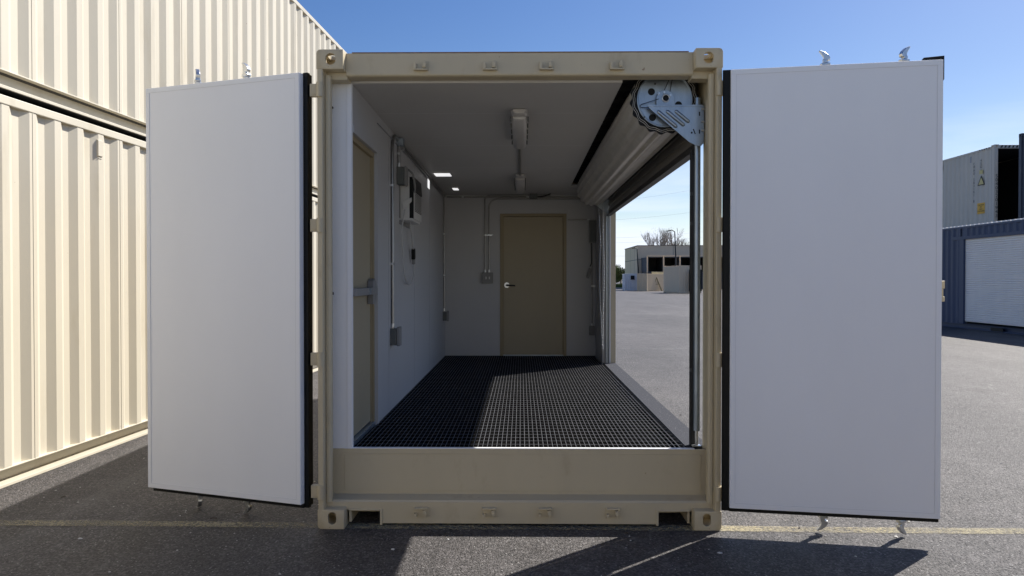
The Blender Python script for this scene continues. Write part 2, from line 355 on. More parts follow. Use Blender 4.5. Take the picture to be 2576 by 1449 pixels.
# ------------------------------------------------------------------ shared container pieces
def boolean_fitting(top):
    """ISO corner casting 0.162 x 0.178 x 0.118 with openings, corner at origin, going +x +y +z; front face at y=0, outer side x=0"""
    W_, L_, H_ = .162, .178, .118
    def cube(x0, x1, y0, y1, z0, z1, bev=0):
        me = bpy.data.meshes.new('tmp'); b_ = MB().box(x0, x1, y0, y1, z0, z1)
        me.from_pydata(b_.v, [], b_.f); bm = bmesh.new(); bm.from_mesh(me); bmesh.ops.recalc_face_normals(bm, faces=bm.faces)
        if bev: bmesh.ops.bevel(bm, geom=bm.edges[:] , offset=bev, segments=3, affect='EDGES', profile=.5)
        bm.to_mesh(me); bm.free(); return me
    rc = .024; arc = [(rc - rc * math.cos(R(t)), rc - rc * math.sin(R(t))) for t in (0, 18, 36, 54, 72, 90)]
    pl = ([(x, H_ - z) for x, z in arc] + [(W_, H_), (W_, 0), (0, 0)]) if top else (arc + [(W_, 0), (W_, H_), (0, H_)])
    me0 = bpy.data.meshes.new('tmp'); b0 = MB().prism(pl, 'y', 0, L_); me0.from_pydata(b0.v, [], b0.f)
    bm0 = bmesh.new(); bm0.from_mesh(me0); bmesh.ops.recalc_face_normals(bm0, faces=bm0.faces); bmesh.ops.bevel(bm0, geom=[e for e in bm0.edges if e.calc_face_angle() > R(60)], offset=.004, segments=2, affect='EDGES', profile=.5); bm0.to_mesh(me0); bm0.free()
    base = bpy.data.objects.new('tmp', me0); COL.objects.link(base)
    cutters = []
    def cut(me):
        o = bpy.data.objects.new('tmpc', me); COL.objects.link(o); cutters.append(o)
        md = base.modifiers.new('b', 'BOOLEAN'); md.operation = 'DIFFERENCE'; md.solver = 'EXACT'; md.object = o
    cut(cube(.028, W_ - .02, .028, L_ - .02, .025, H_ - .025))
    def oval(cx, cz, w, h, n=24):
        out = []
        for k in range(n):
            a = 2 * math.pi * k / n; x = math.cos(a) * w / 2; z = math.sin(a) * w / 2
            z += (h - w) / 2 * (1 if math.sin(a) > 0 else -1); out.append((cx + x, cz + z))
        return out
    def pr(poly, axis, a, b_):
        mb = MB().prism(poly, axis, a, b_); me = bpy.data.meshes.new('tmp'); me.from_pydata(mb.v, [], mb.f)
        bm = bmesh.new(); bm.from_mesh(me); bmesh.ops.recalc_face_normals(bm, faces=bm.faces); bm.to_mesh(me); bm.free(); return me
    if top:
        cut(pr(oval(.086, .060, .062, .070), 'y', -.01, .05)); cut(pr(oval(.095, .060, .06, .075), 'x', -.01, .05))
        cut(pr(oval(.085, .095, .064, .10), 'z', .08, .14))
    else:
        cut(pr(oval(.088, .066, .050, .076), 'y', -.01, .05)); cut(pr(oval(.095, .066, .05, .08), 'x', -.01, .05))
    dg = bpy.context.evaluated_depsgraph_get(); me = bpy.data.meshes.new_from_object(base.evaluated_get(dg))
    for o in cutters + [base]: bpy.data.objects.remove(o)
    me.name = 'corner_fitting'
    for p in me.polygons: p.use_smooth = True
    me.set_sharp_from_angle(angle=R(35))
    return me
FIT_TOP, FIT_BOT = boolean_fitting(True), boolean_fitting(False)
def fitting(parent, x, y, z, sx, sy, top, m_):
    me = (FIT_TOP if top else FIT_BOT)
    if not me.materials: me.materials.append(m_)
    o = bpy.data.objects.new('corner_fitting', me); COL.objects.link(o); o.parent = parent
    o.location = (x, y, z); o.scale = (sx, sy, 1)
    if me.materials[0] != m_:
        o.material_slots[0].link = 'OBJECT'; o.material_slots[0].material = m_
    return o
def corr_line(y0, y1, xo, depth, phase=0.0, flip=1, pitch=.278):
    """points (x, y) of a corrugated side; outer ridge at xo, inner at xo - flip*depth"""
    pts = [(xo, y0)]; y = y0 + phase
    seq = [(.072, 0), (.068, 1), (.070, 1), (.068, 0)]
    k = pitch / .278
    while y < y1 - .3 * k:
        if y > y0: pts.append((xo, y))
        a = y + .072 * k; b_ = a + .068 * k; c = b_ + .070 * k; d = c + .068 * k
        pts += [(xo, a), (xo - flip * depth, b_), (xo - flip * depth, c), (xo, d)]
        y = d
    pts.append((xo, y1)); return pts
def container(name, label, loc, rz, L=6.058, W=2.438, H=2.896, m_=None, group=None, openend=False, interior=None, phase=0, seams=False, simple=False, cat='shipping container', side_opening=None, depth=.036):
    t = thing(name, label, cat, loc, rz, group); hw = W / 2
    K = dict(world=False)
    for s_ in (1, -1):
        if side_opening and s_ == side_opening[0]:
            (_, a, b_, zt, zb) = side_opening
            w = MB().sheet(corr_line(.16, a, s_ * (hw - .006), depth, phase, s_), 'z', .13, H - .06)
            w.sheet(corr_line(b_, L - .16, s_ * (hw - .006), depth, phase, s_), 'z', .13, H - .06)
            w.sheet(corr_line(a, b_, s_ * (hw - .006), depth, phase, s_), 'z', zt + .06, H - .06)
        else:
            w = MB().sheet(corr_line(.16, L - .16, s_ * (hw - .006), depth, phase, s_), 'z', .13, H - .06)
            if seams:
                yq = .16 + phase + .030
                while yq < L - .3:
                    w.box(s_ * (hw - .006), s_ * (hw - .003), yq, yq + .006, .135, H - .06); yq += .278 * 4
        w.build('side_wall', m_, t, **K)
        x1, x0 = s_ * hw, s_ * (hw - .06)
        MB().box(min(x0, x1), max(x0, x1), .16, L - .16, H - .112, H - .047).build('top_rail', m_, t, bevel=.006, **K)
        # bottom rail: recessed web, wall shelf above, lower flange sticking out
        br = MB().prism([(s_ * (hw - .003), .002), (s_ * (hw - .003), .026), (s_ * (hw - .10), .030), (s_ * (hw - .10), .127), (s_ * (hw - .003), .130), (s_ * (hw - .003), .140), (s_ * (hw - .13), .140), (s_ * (hw - .13), .002)], 'y', .16, L - .16)
        rail = br.build('bottom_rail', m_, t, bevel=.003, **K)
        a, b_ = sorted((s_ * (hw - .012), s_ * (hw - .30))); MB().box(a, b_, .17, L - .17, -.004 if loc[2] > 1 else .0005, .0012).build('undercoat', M['black'], rail, **K)
    roof = MB(); n = int(L / .21); line = []
    for i in range(n):
        y = .1 + i * (L - .2) / n
        line += [(y, H - .03), (y + .09, H - .03), (y + .11, H - .05), (y + .17, H - .05)]
    roof.sheet([(a, b_) for a, b_ in line] + [(L - .1, H - .03)], 'x', -hw + .06, hw - .06).build('roof', m_, t, **K)
    for sx in (-1, 1):
        for (sy, y) in ((1, 0), (-1, L)):
            fitting(t, sx * hw, y, 0, -sx, sy, False, m_); fitting(t, sx * hw, y, H - .118, -sx, sy, True, m_)
            MB().box(min(sx * hw, sx * (hw - .13)), max(sx * hw, sx * (hw - .13)), min(y + sy * .004, y + sy * .15), max(y + sy * .004, y + sy * .15), .118, H - .118).build('corner_post', m_, t, bevel=.006, **K)
    for (y, sy) in ((0, 1), (L, -1)):
        a, b_ = sorted((y + sy * .03, y + sy * .12))
        MB().box(-hw + .162, hw - .162, a, b_, H - .13, H - .012).build('end_header', m_, t, bevel=.005, **K)
        MB().box(-hw + .162, hw - .162, a, b_, .012, .15).build('end_sill', m_, t, bevel=.005, **K)
        if not (openend and y == 0):
            l2 = [(b2, a2) for a2, b2 in corr_line(-hw + .13, hw - .13, y + sy * .04, .03, .02, -sy)]
            l2 = [(q, p) for p, q in [(a2, b2) for b2, a2 in l2]]
            MB().sheet([(p[1], p[0]) for p in corr_line(-hw + .13, hw - .13, y + sy * .04, .03, .02, -sy)], 'z', .15, H - .13).build('end_wall', m_, t, **K)
    MB().box(-hw + .05, hw - .05, .12, L - .12, .125, .16).build('floor_deck', interior or M['dark'], t, **K)
    if openend:
        MB().box(-hw + .07, -hw + .075, .2, L - .15, .16, H - .1).box(hw - .075, hw - .07, .2, L - .15, .16, H - .1).box(-hw + .075, hw - .075, L - .2, L - .19, .16, H - .1).box(-hw + .08, hw - .08, .2, L - .2, H - .09, H - .08).build('inner_lining', interior or M['dark'], t, **K)
    return t

# ------------------------------------------------------------------ stacked cream containers on the left
A = math.atan2(.106, 1.865) * 1.0
A = R(3.30)                      # heading of the stack, to the right of +y
# wall face passes through (-3.735, .809); container starts further forward
def on_line(s): return Vector((-3.735 + math.sin(A) * s, 0.809 + math.cos(A) * s, 0))
start = on_line(-3.2); side = Vector((math.cos(A), -math.sin(A), 0))
c0 = start - side * 1.219
stack_low = container('shipping_container', 'cream corrugated container on the asphalt, lower of the two in the left stack', tuple(c0), -A, L=12.192, H=2.896, m_=M['cream'], group='cream containers stacked on the left', seams=True, phase=.035)
stack_top = container('shipping_container', 'cream corrugated container stacked on top of another at the left', (c0.x, c0.y, 2.896), -A, L=12.192, H=2.896, m_=M['cream'], group='cream containers stacked on the left', seams=True, phase=.035)
def vent(parent, y, z, hw=1.219):
    v = MB(); x = hw - .042
    v.box(x, x + .004, y - .036, y + .036, z - .255, z)                                   # back plate
    v.prism([(x + .003, z - .02), (x + .045, z - .04), (x + .045, z - .175), (x + .003, z - .215)], 'y', y - .030, y + .030)
    o = v.build('vent', M['cream'], parent, world=False, bevel=.003)
    b_ = MB()
    b_.box(x + .012, x + .040, y - .022, y + .022, z - .1985, z - .1965)
    b_.build('vent_slot', M['blackmetal'], o, world=False)
    return o
vent(stack_low, 3.2 + 1.18, 2.765); vent(stack_top, 3.2 + 8.2, 2.76)

# ------------------------------------------------------------------ main container (its own frame = world frame, front face y=0)
main = thing('container_office', 'beige shipping container open at the front with both white-lined doors swung wide', 'shipping container')
bg_ = M['beige']; HW = 1.219; H = 2.896; L = 6.058
for sx in (-1, 1):
    for (sy, y) in ((1, 0), (-1, L)):
        fitting(main, sx * HW, y, 0, -sx, sy, False, bg_); fitting(main, sx * HW, y, H - .118, -sx, sy, True, bg_)
Yp = .19      # plane of the recessed parts
ZF = .4475    # floor level
# front posts: hinge tube, groove, inner flange
for sx in (-1, 1):
    q = lambda pts: [(sx * a, b_) for a, b_ in pts]
    p = MB().prism(q([(1.214, .004), (1.209, .0), (1.186, .0), (1.181, .004), (1.181, .055), (1.180, .060), (1.176, .060), (1.176, .19), (1.214, .19)]), 'z', .118, H - .118)
    o = p.build('corner_post', bg_, main, bevel=.0)
    # inner rounded flange in front of the recess return
    f = MB().prism(q([(1.181, .058), (1.176, .050), (1.160, .050), (1.150, .056), (1.146, .066), (1.146, .080), (1.172, .19), (1.181, .19)]), 'z', .15, 2.755)
    f.build('jamb_flange', bg_, main, smooth=30)
    b_ = MB().box(min(sx * 1.08, sx * 1.214), max(sx * 1.08, sx * 1.214), L - .16, L - .004, .118, H - .118); b_.build('corner_post', bg_, main, bevel=.006)
# header
hd = MB().prism([(.07, 2.765), (.072, 2.893), (.19, 2.893), (.19, 2.760), (.172, 2.752), (.085, 2.752), (.073, 2.757)], 'x', -1.057, 1.057)
header = hd.build('door_header', bg_, main, bevel=.003)
for sx in (-1, 1):
    a, b_ = sorted((sx * 1.05, sx * 1.19)); MB().box(a, b_, .085, .18, 2.735, 2.80).build('gusset', bg_, main, bevel=.004)
MB().box(-1.02, 1.03, .071, .16, 2.8925, 2.8985).build('header_seam', M['rust'], main)
# front bottom beam with two fork pockets
x0s = [(-1.057, -1.035), (-.858, .860), (1.037, 1.057)]
bb = MB()
bb.prism([(.07, .016), (.07, .098), (.13, .098), (.13, .016)], 'x', -.853, .853)
bb.prism([(.07, .098), (.07, .146), (.080, .157), (.19, .163), (.19, .098)], 'x', -1.178, 1.178)
bb.build('bottom_beam', bg_, main)
for sx in (-1, 1):
    a, b_ = sorted((sx * .853, sx * 1.057)); pk = MB()
    a, b_ = sorted((sx * .838, sx * .853)); pk.box(a, b_, .062, .3, .008, .106); a, b_ = sorted((sx * .853, sx * 1.045)); pk.box(a, b_, .062, .0695, .094, .106)
    a, b_ = sorted((sx * 1.03, sx * 1.045)); pk.box(a, b_, .075, .3, .02, .098)
    a, b_ = sorted((sx * .86, sx * 1.03)); pk.box(a, b_, .28, .30, .02, .098)
    pk.build('fork_pocket', bg_, main, bevel=.003)
# raised front sill panel
sp = MB().box(-1.174, 1.174, Yp, .20, .160, ZF).box(-1.10, 1.135, Yp - .004, Yp, .185, .415)
sill = sp.build('sill_panel', bg_, main, bevel=.0015)
MB().box(-1.10, 1.10, Yp - .003, .215, ZF, ZF + .005).build('sill_cap', M['trim'], sill)
w = MB()
for (xa, xb) in ((-1.08, -.35), (-.28, .2), (.45, .95)): w.box(xa, xb, Yp - .006, Yp - .0035, .4135, .4165)
for (za, zb) in ((.2, .25), (.35, .41)): w.box(1.134, 1.139, Yp - .006, Yp - .001, za, zb)
w.build('weld_bead', bg_, sill)
# bottom side rails, exterior walls, roof
for sx in (-1, 1):
    a, b_ = sorted((sx * 1.13, sx * 1.214)); MB().box(a, b_, .18, L - .17, .02, .16).build('bottom_rail', bg_, main, bevel=.003)
    a, b_ = sorted((sx * 1.159, sx * 1.214)); MB().box(a, b_, .19, L - .17, H - .10, H - .035).build('top_rail', bg_, main, bevel=.005)
K0 = dict()
MB().sheet(corr_line(.19, L - .16, -1.213, .036, .05, -1), 'z', .16, H - .06).build('side_wall', bg_, main)
rw = MB().sheet(corr_line(5.0, L - .16, 1.213, .036, .05, 1), 'z', .16, H - .06)
rw.box(1.172, 1.213, .19, 5.0, 2.43, H - .10)     # beam over the side opening
rw.box(1.172, 1.213, .19, 5.0, .16, .398)
rw.box(1.150, 1.218, 4.985, 5.06, .16, 2.40)      # far jamb
rw.box(1.176, 1.218, .19, .30, .16, H - .1)
rw.build('side_wall', bg_, main)
rf = MB(); line = []
for i in range(28):
    y = .19 + i * .2; line += [(y, H - .02), (y + .085, H - .02), (y + .105, H - .04), (y + .17, H - .04)]
rf.sheet(line + [(L - .1, H - .02)], 'x', -1.16, 1.16); rf.build('roof', M['dark'], main)
MB().box(-1.08, 1.08, L - .10, L - .05, .1, H - .02).build('end_wall', bg_, main)
XL0, YB0 = -1.05, 5.88
MB().box(-1.13, 1.155, .205, L - .1, ZF - .075, ZF - .06).box(XL0, 1.061, YB0 - .004, YB0 - .0005, ZF - .06, ZF - .003).box(XL0 + .0005, XL0 + .004, .216, YB0 - .005, ZF - .06, ZF - .003).build('floor_pan', M['pan'], main)
MB().box(-1.17, 1.17, .205, L - .1, .13, .16).build('floor_deck', M['pan'], main)
# --- interior liner
XL, YB, XR = -1.05, 5.88, 1.05
def zc(y): return 2.742 - (y - .19) / (YB - .19) * .048
DY0, DY1, DZ = .215, .985, 2.44     # side door opening
lw = MB()
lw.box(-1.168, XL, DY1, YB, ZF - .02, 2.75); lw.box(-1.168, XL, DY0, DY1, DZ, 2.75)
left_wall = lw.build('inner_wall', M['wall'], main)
sl = MB()
for y in (1.47, 2.9, 4.1): sl.box(XL, XL + .0015, y, y + .004, ZF + .01, zc(y))
sl.box(XL, XL + .012, 1.0, YB, 2.66, 2.664)
sl.build('wall_seam', M['seam'], left_wall)
# front strip of liner facing out + its edge trim
st = MB().box(-1.174, XL + .002, Yp + .001, .215, ZF, 2.742)
strip = st.build('liner_end', M['trim'], main, bevel=.002)
MB().box(-1.078, -1.052, Yp - .006, Yp + .0005, ZF, 2.735).build('edge_trim', M['trim'], strip, bevel=.001)
MB().cyl((-1.178, .18, 1.425), (-1.165, .185, 1.425), .009, 12).build('bolt', M['blackmetal'], strip)
MB().cyl((-1.178, .18, 2.585), (-1.165, .185, 2.59), .007, 12).build('bolt', M['blackmetal'], strip)
bw = MB()
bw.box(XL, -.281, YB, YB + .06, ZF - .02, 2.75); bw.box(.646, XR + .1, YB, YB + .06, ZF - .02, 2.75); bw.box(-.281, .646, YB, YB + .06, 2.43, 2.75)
back_wall = bw.build('back_wall', M['wall'], main)
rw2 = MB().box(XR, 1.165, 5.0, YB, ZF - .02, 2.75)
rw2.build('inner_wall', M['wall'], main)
# ceiling with the slot over the roller drum
cl = MB()
def cslab(x0, x1, y0, y1, m=None):
    cl.add([(x0, y0, zc(y0)), (x1, y0, zc(y0)), (x1, y1, zc(y1)), (x0, y1, zc(y1)), (x0, y0, zc(y0) + .03), (x1, y0, zc(y0) + .03), (x1, y1, zc(y1) + .03), (x0, y1, zc(y1) + .03)],
           [(0, 1, 2, 3), (4, 5, 6, 7), (0, 1, 5, 4), (1, 2, 6, 5), (2, 3, 7, 6), (3, 0, 4, 7)])
cslab(-1.17, .645, .192, 5.05); cslab(-1.17, 1.17, 5.05, YB + .05)
ceiling = cl.build('ceiling', M['ceil'], main)
for y in (1.0, 2.25, 3.5):
    cs = MB().add([(-1.05, y, zc(y) - .0015), (.645, y, zc(y) - .0015), (.645, y + .004, zc(y) - .0015), (-1.05, y + .004, zc(y) - .0015)], [(0, 1, 2, 3)])
    cs.build('ceiling_seam', M['panel'], ceiling)
MB().box(.66, 1.17, .195, 5.0, 2.865, 2.87).build('roof_lining', M['dark'], main)
# --- grating floor
gr = MB(); nb = int((1.06 + 1.045) / .030)
for i in range(nb + 1):
    x = -1.045 + i * .030; gr.box(x, x + .0024, .217, YB, ZF - .0062, ZF - .004)
for j in range(int((YB - .25) / .1016) + 1):
    y = .245 + j * .1016; gr.box(-1.045, 1.06, y - .0018, y + .0018, ZF - .0060, ZF - .0048)
grating = gr.build('floor_grating', M['grate'], main)
th = MB().box(1.062, 1.217, .31, 4.99, .40, ZF - .002)
th.build('threshold', M['tread'], main, bevel=.002)
MB().box(1.0605, 1.064, .31, 4.99, .40, ZF + .004).build('threshold_edge', M['blackmetal'], main)
# ---- left side door (in left wall)
sd = MB().box(-1.13, -1.09, DY0 + .0, DY1 - .03, ZF + .03, DZ - .035)
side_door = sd.build('side_door', M['mandoor'], main, bevel=.002)
fr = MB().box(-1.13, -1.066, DY1 - .03, DY1, ZF, DZ).box(-1.13, -1.066, DY0, DY1 - .03, DZ - .035, DZ).box(-1.092, -1.082, DY1 - .045, DY1 - .03, ZF, DZ)
fr.build('door_frame', M['mandoorframe'], side_door, bevel=.002)
cs_ = MB().box(XL, XL + .008, DY1, DY1 + .055, ZF, DZ + .05).box(XL, XL + .008, DY0, DY1, DZ, DZ + .05)
cs_.build('casing', M['wall'], side_door, bevel=.001)
MB().box(-1.13, -1.06, DY0, DY1, ZF - .01, ZF + .022).build('door_sill', M['galv'], side_door, bevel=.002)
pb = MB().box(-1.055, -1.025, DY0, .90, 1.405, 1.455)
bar = pb.build('panic_bar', M['greybox'], side_door, bevel=.004)
MB().prism([(.835, 1.50), (.90, 1.52), (.955, 1.465), (.955, 1.395), (.90, 1.335), (.835, 1.335)], 'x', -1.088, -1.045).build('panic_latch', M['greybox'], side_door, bevel=.004)
MB().box(-1.0245, -1.022, .60, .66, 1.41, 1.45).build('push_label', M['galv'], side_door)
# ---- back door
bd = MB().box(-.236, .601, YB + .012, YB + .05, ZF + .012, 2.388)
back_door = bd.build('back_door', M['mandoor'], main, bevel=.002)
fr = MB().box(-.281, -.240, YB - .012, YB + .05, ZF, 2.43).box(.605, .646, YB - .012, YB + .05, ZF, 2.43).box(-.240, .605, YB - .012, YB + .05, 2.392, 2.43)
fr.box(-.240, -.228, YB + .0, YB + .011, ZF, 2.392).box(.593, .605, YB + .0, YB + .011, ZF, 2.392)
fr.build('door_frame', M['mandoorframe'], back_door, bevel=.003)
MB().box(-.24, .605, YB - .02, YB + .05, ZF - .003, ZF + .010).build('door_sill', M['galv'], back_door)
hb = MB().cyl((-.187, YB + .012, 1.432), (-.187, YB - .012, 1.432), .038, 24)
hn = hb.build('door_handle', M['zinc'], back_door, smooth=40)
MB().tube([(-.187, YB - .01, 1.432), (-.187, YB - .05, 1.432), (-.175, YB - .058, 1.43), (-.07, YB - .055, 1.425)], [.012, .012, .013, .010], 10).build('lever', M['blackmetal'], back_door, smooth=60)

# ---- roller door in the right side
RX, RZ_, RO = .922, 2.652, .206
Y0, Y1 = .275, 4.93
prof = []
for k in range(18 * 6):
    a = 2 * math.pi * k / (18 * 6); ph = (k % 6)
    r = RO - .006 + (.013 if ph in (1, 2) else (0.0 if ph in (4, 5) else .0065)); prof.append((RX + math.cos(a) * r, RZ_ + math.sin(a) * r))
roll = MB()
n = len(prof); roll.add([(p[0], Y0 + .012, p[1]) for p in prof] + [(p[0], Y1, p[1]) for p in prof], [(i, i + n, (i + 1) % n + n, (i + 1) % n) for i in range(n)])
roller = roll.build('roller_door', M['curtain'], main, smooth=28)
cu = []; z = 2.66
xs_ = 1.128
while z > 2.39:
    cu += [(xs_, z), (xs_, z - .028), (xs_ - .012, z - .036), (xs_ - .012, z - .064), (xs_, z - .072)]; z -= .072
cur = MB().add([(p[0], Y0 + .02, p[1]) for p in cu] + [(p[0], Y1, p[1]) for p in cu], [(i, i + 1, i + 1 + len(cu), i + len(cu)) for i in range(len(cu) - 1)])
cur.build('curtain', M['curtaindark'], roller, solid=.002)
bbm = MB().box(1.095, 1.150, Y0 + .03, Y1, 2.318, 2.326).box(1.118, 1.126, Y0 + .03, Y1, 2.326, 2.40).box(1.128, 1.136, Y0 + .03, Y1, 2.326, 2.385)
bbm.build('bottom_bar', M['blackmetal'], roller)
# spiral of wrapped curtain at both ends
spm = MB()
for yy_, dr in ((Y0 - .004, 0), ):
    for rr in (.186, .197):
        pts = []
        for k in range(15 * 6 + 1):
            a = 2 * math.pi * k / 90 + rr * 40; ph = k % 6; r = rr + (.0075 if ph in (1, 2) else (0 if ph in (4, 5) else .0035)); pts.append((RX + math.cos(a) * r, yy_, RZ_ + math.sin(a) * r))
        spm.tube(pts, .0012, 5)
spm.build('curtain_edge', M['curtain'], roller)
def disc_poly(r, n=48, cx=RX, cz=RZ_): return [(cx + math.cos(2 * math.pi * k / n) * r, cz + math.sin(2 * math.pi * k / n) * r) for k in range(n)]
MB().prism([(RX + (p[0] - RX) * 1.02, RZ_ + (p[1] - RZ_) * 1.02) for p in prof], 'y', Y0 - .001, Y0 + .016).build('roll_core', M['black'], roller)
MB().prism(disc_poly(.201), 'y', Y1 - .02, Y1 - .012).build('roll_core', M['black'], roller)
dk = MB().prism(disc_poly(.176), 'y', Y0 - .016, Y0 - .006)
disc = dk.build('drum_plate', M['galv'], roller, bevel=.003)
ri = MB(); pts = [(RX + math.cos(a) * .166, Y0 - .017, RZ_ + math.sin(a) * .166) for a in [2 * math.pi * k / 60 for k in range(61)]]
ri.tube(pts, .0025, 6); ri.build('plate_rim', M['galv'], roller, smooth=60)
for (dx, dz) in ((-.085, .048), (.086, -.035), (-.078, -.135 + .02)):
    MB().prism(disc_poly(.0225, 20, RX + dx, RZ_ + dz), 'y', Y0 - .0175, Y0 - .0155).build('plate_hole', M['black'], roller)
for (dx, dz) in ((-.062, .098), (-.128, -.11)): MB().prism(disc_poly(.006, 10, RX + dx, RZ_ + dz), 'y', Y0 - .0175, Y0 - .0155).build('plate_hole', M['black'], roller)
hx = MB().prism([(RX - .058, RZ_ - .052), (RX - .058, RZ_ + .01), (RX - .045, RZ_ + .035), (RX - .02, RZ_ + .052), (RX + .015, RZ_ + .053), (RX + .042, RZ_ + .035), (RX + .055, RZ_ + .005), (RX + .055, RZ_ - .052)], 'y', Y0 - .046, Y0 - .040)
hx.build('hub_bracket', M['galv'], roller, bevel=.002)
pts = [(RX + math.cos(a) * .022, Y0 - .050, RZ_ + math.sin(a) * .022) for a in [2 * math.pi * k / 24 for k in range(25)]]
MB().tube(pts, .004, 8).build('bearing_ring', M['zinc'], roller, smooth=60)
MB().prism(disc_poly(.0175, 20), 'y', Y0 - .0515, Y0 - .046).build('axle_bore', M['black'], roller)
bt = MB()
for (dx, dz) in ((-.01, .036), (.028, .018), (-.045, .03)): MB().cyl((RX + dx, Y0 - .054, RZ_ + dz), (RX + dx, Y0 - .045, RZ_ + dz), .007, 8).build('bolt', M['zinc'], roller)
wr = MB()
wr.tube(bend([(RX - .045, Y0 - .05, RZ_ - .005), (RX - .155, Y0 - .03, RZ_ - .036), (RX - .16, Y0 - .03, RZ_ - .052), (RX - .09, Y0 - .03, RZ_ - .056)], .01), .0022, 6)
wr.tube(bend([(RX - .01, Y0 - .046, RZ_ + .05), (RX + .032, Y0 - .022, RZ_ + .135), (RX + .046, Y0 - .022, RZ_ + .13), (RX + .026, Y0 - .046, RZ_ + .04)], .01), .0022, 6)
wr.build('retaining_wire', M['blackmetal'], roller, smooth=60)
# support bracket
def bracket(yb, sgn, parent, full=True):
    zt = RZ_ - .056; xl = RX - .115; xr = 1.158
    poly = [(xl, zt), (xr, zt), (xr, zt - .19), (xr - .004, zt - .232), (xr - .022, zt - .250), (xr - .05, zt - .245), (xr - .095, zt - .222), (xr - .15, zt - .175), (xl + .02, zt - .022)]
    o = MB().prism(poly, 'y', yb, yb + .004).build('support_bracket', M['galv'], parent, bevel=.001)
    MB().box(xl, xr, yb - .004 if sgn < 0 else yb, yb + .028, zt, zt + .004).box(xl, xr - .01, yb - .003, yb + .001, zt - .002, zt + .010).build('bracket_flange', M['galv'], parent, bevel=.001)
    if full:
        rb = MB()
        for (a, ln) in (((xl + .058, zt - .028), .162), ((xl + .113, zt - .026), .150), ((xl + .168, zt - .026), .118)):
            ang = math.atan2(-.108, .128); dx, dz = math.cos(ang), math.sin(ang)
            pts = [(a[0] + dx * t, yb - .002, a[1] + dz * t) for t in (0, .006, .012, ln * .5, ln - .012, ln - .006, ln)]
            rb.tube(pts, [.003, .0095, .0115, .0115, .0115, .0095, .003], 12)
        rb.build('pressed_rib', M['galv'], parent, smooth=50)
        bl = MB()
        for dz in (-.018, -.098, -.152):
            bl.cyl((xr - .022, yb - .004, zt + dz), (xr + .004, yb - .004, zt + dz), .0075, 8)
        bl.build('bolt', M['zinc'], parent)
        sl_ = MB()
        for dz in (-.047, -.158): sl_.box(xr - .033, xr - .026, yb - .0015, yb + .001, zt + dz - .013, zt + dz + .012)
        sl_.cbox((xr - .062, yb - .001, zt - .158), (.006, .003, .034), Euler((0, R(-22), 0))); sl_.cbox((xr - .078, yb - .001, zt - .165), (.010, .003, .011), Euler((0, R(20), 0)))
        sl_.build('slot', M['black'], parent)
bracket(Y0 - .068, 1, roller)
bracket(Y1 + .03, 1, roller, False)
MB().prism([(1.160, 2.625), (1.176, 2.650), (1.190, 2.650), (1.190, 2.38), (1.160, 2.34)], 'y', .150, .186).box(1.1635, 1.167, .146, .150, 2.36, 2.63).build('mounting_plate', bg_, main, bevel=.002)
# guides
gd = MB().box(1.098, 1.106, .30, .335, ZF, 2.345).box(1.106, 1.150, .328, .334, ZF, 2.345)
guide = gd.build('door_guide', M['blackmetal'], roller)
pp = MB().tube([(1.134, .285, ZF + .10), (1.134, .285, 2.665)], .0205, 16)
pp.build('tension_tube', M['galv'], roller, smooth=60)
MB().tube([(1.134, .285, ZF + .004), (1.134, .285, ZF + .10)], .011, 12).box(1.104, 1.160, .265, .312, ZF, ZF + .006).build('tube_foot', M['zinc'], roller, smooth=40)
gh = MB()
for z in (2.05, 1.86, .92): gh.box(1.0975, 1.108, .306, .318, z, z + .022)
gh.build('guide_bolt', M['zinc'], roller)
fg = MB().box(1.090, 1.098, 4.94, 4.98, ZF, 2.33).box(1.112, 1.120, 4.94, 4.98, ZF, 2.33).box(1.098, 1.112, 4.975, 4.98, ZF, 2.33)
fg.build('door_guide', M['galv'], roller)
MB().box(1.122, 1.135, 4.96, 4.985, ZF, 2.35).build('guide_seal', M['black'], roller)
MB().box(1.135, 1.150, 4.955, 4.985, ZF, 2.35).build('guide_angle', M['trim'], roller)
# hand chain: alternating links
def chain(path_x, zt, zb, y, parent, m_):
    mb = MB(); n = int((zt - zb) / .020)
    for k in range(n):
        z = zt - k * .020; x = path_x(z); pts = []
        for j in range(9):
            a = 2 * math.pi * j / 8; u = math.cos(a) * .006; w_ = math.sin(a) * .0125
            pts.append((x + (u if k % 2 else 0), y + (0 if k % 2 else u), z + w_))
        mb.tube(pts, .002, 4, cap=False)
    mb.build('hand_chain', m_, parent)
chain(lambda z: .985 + (2.38 - z) * .05 if z > 1.9 else 1.012 + .018 * math.sin(z * 3), 2.40, .62, 4.80, roller, M['zinc'])
chain(lambda z: 1.045 + .006 * math.sin(z * 5), 2.40, .60, 4.80, roller, M['zinc'])

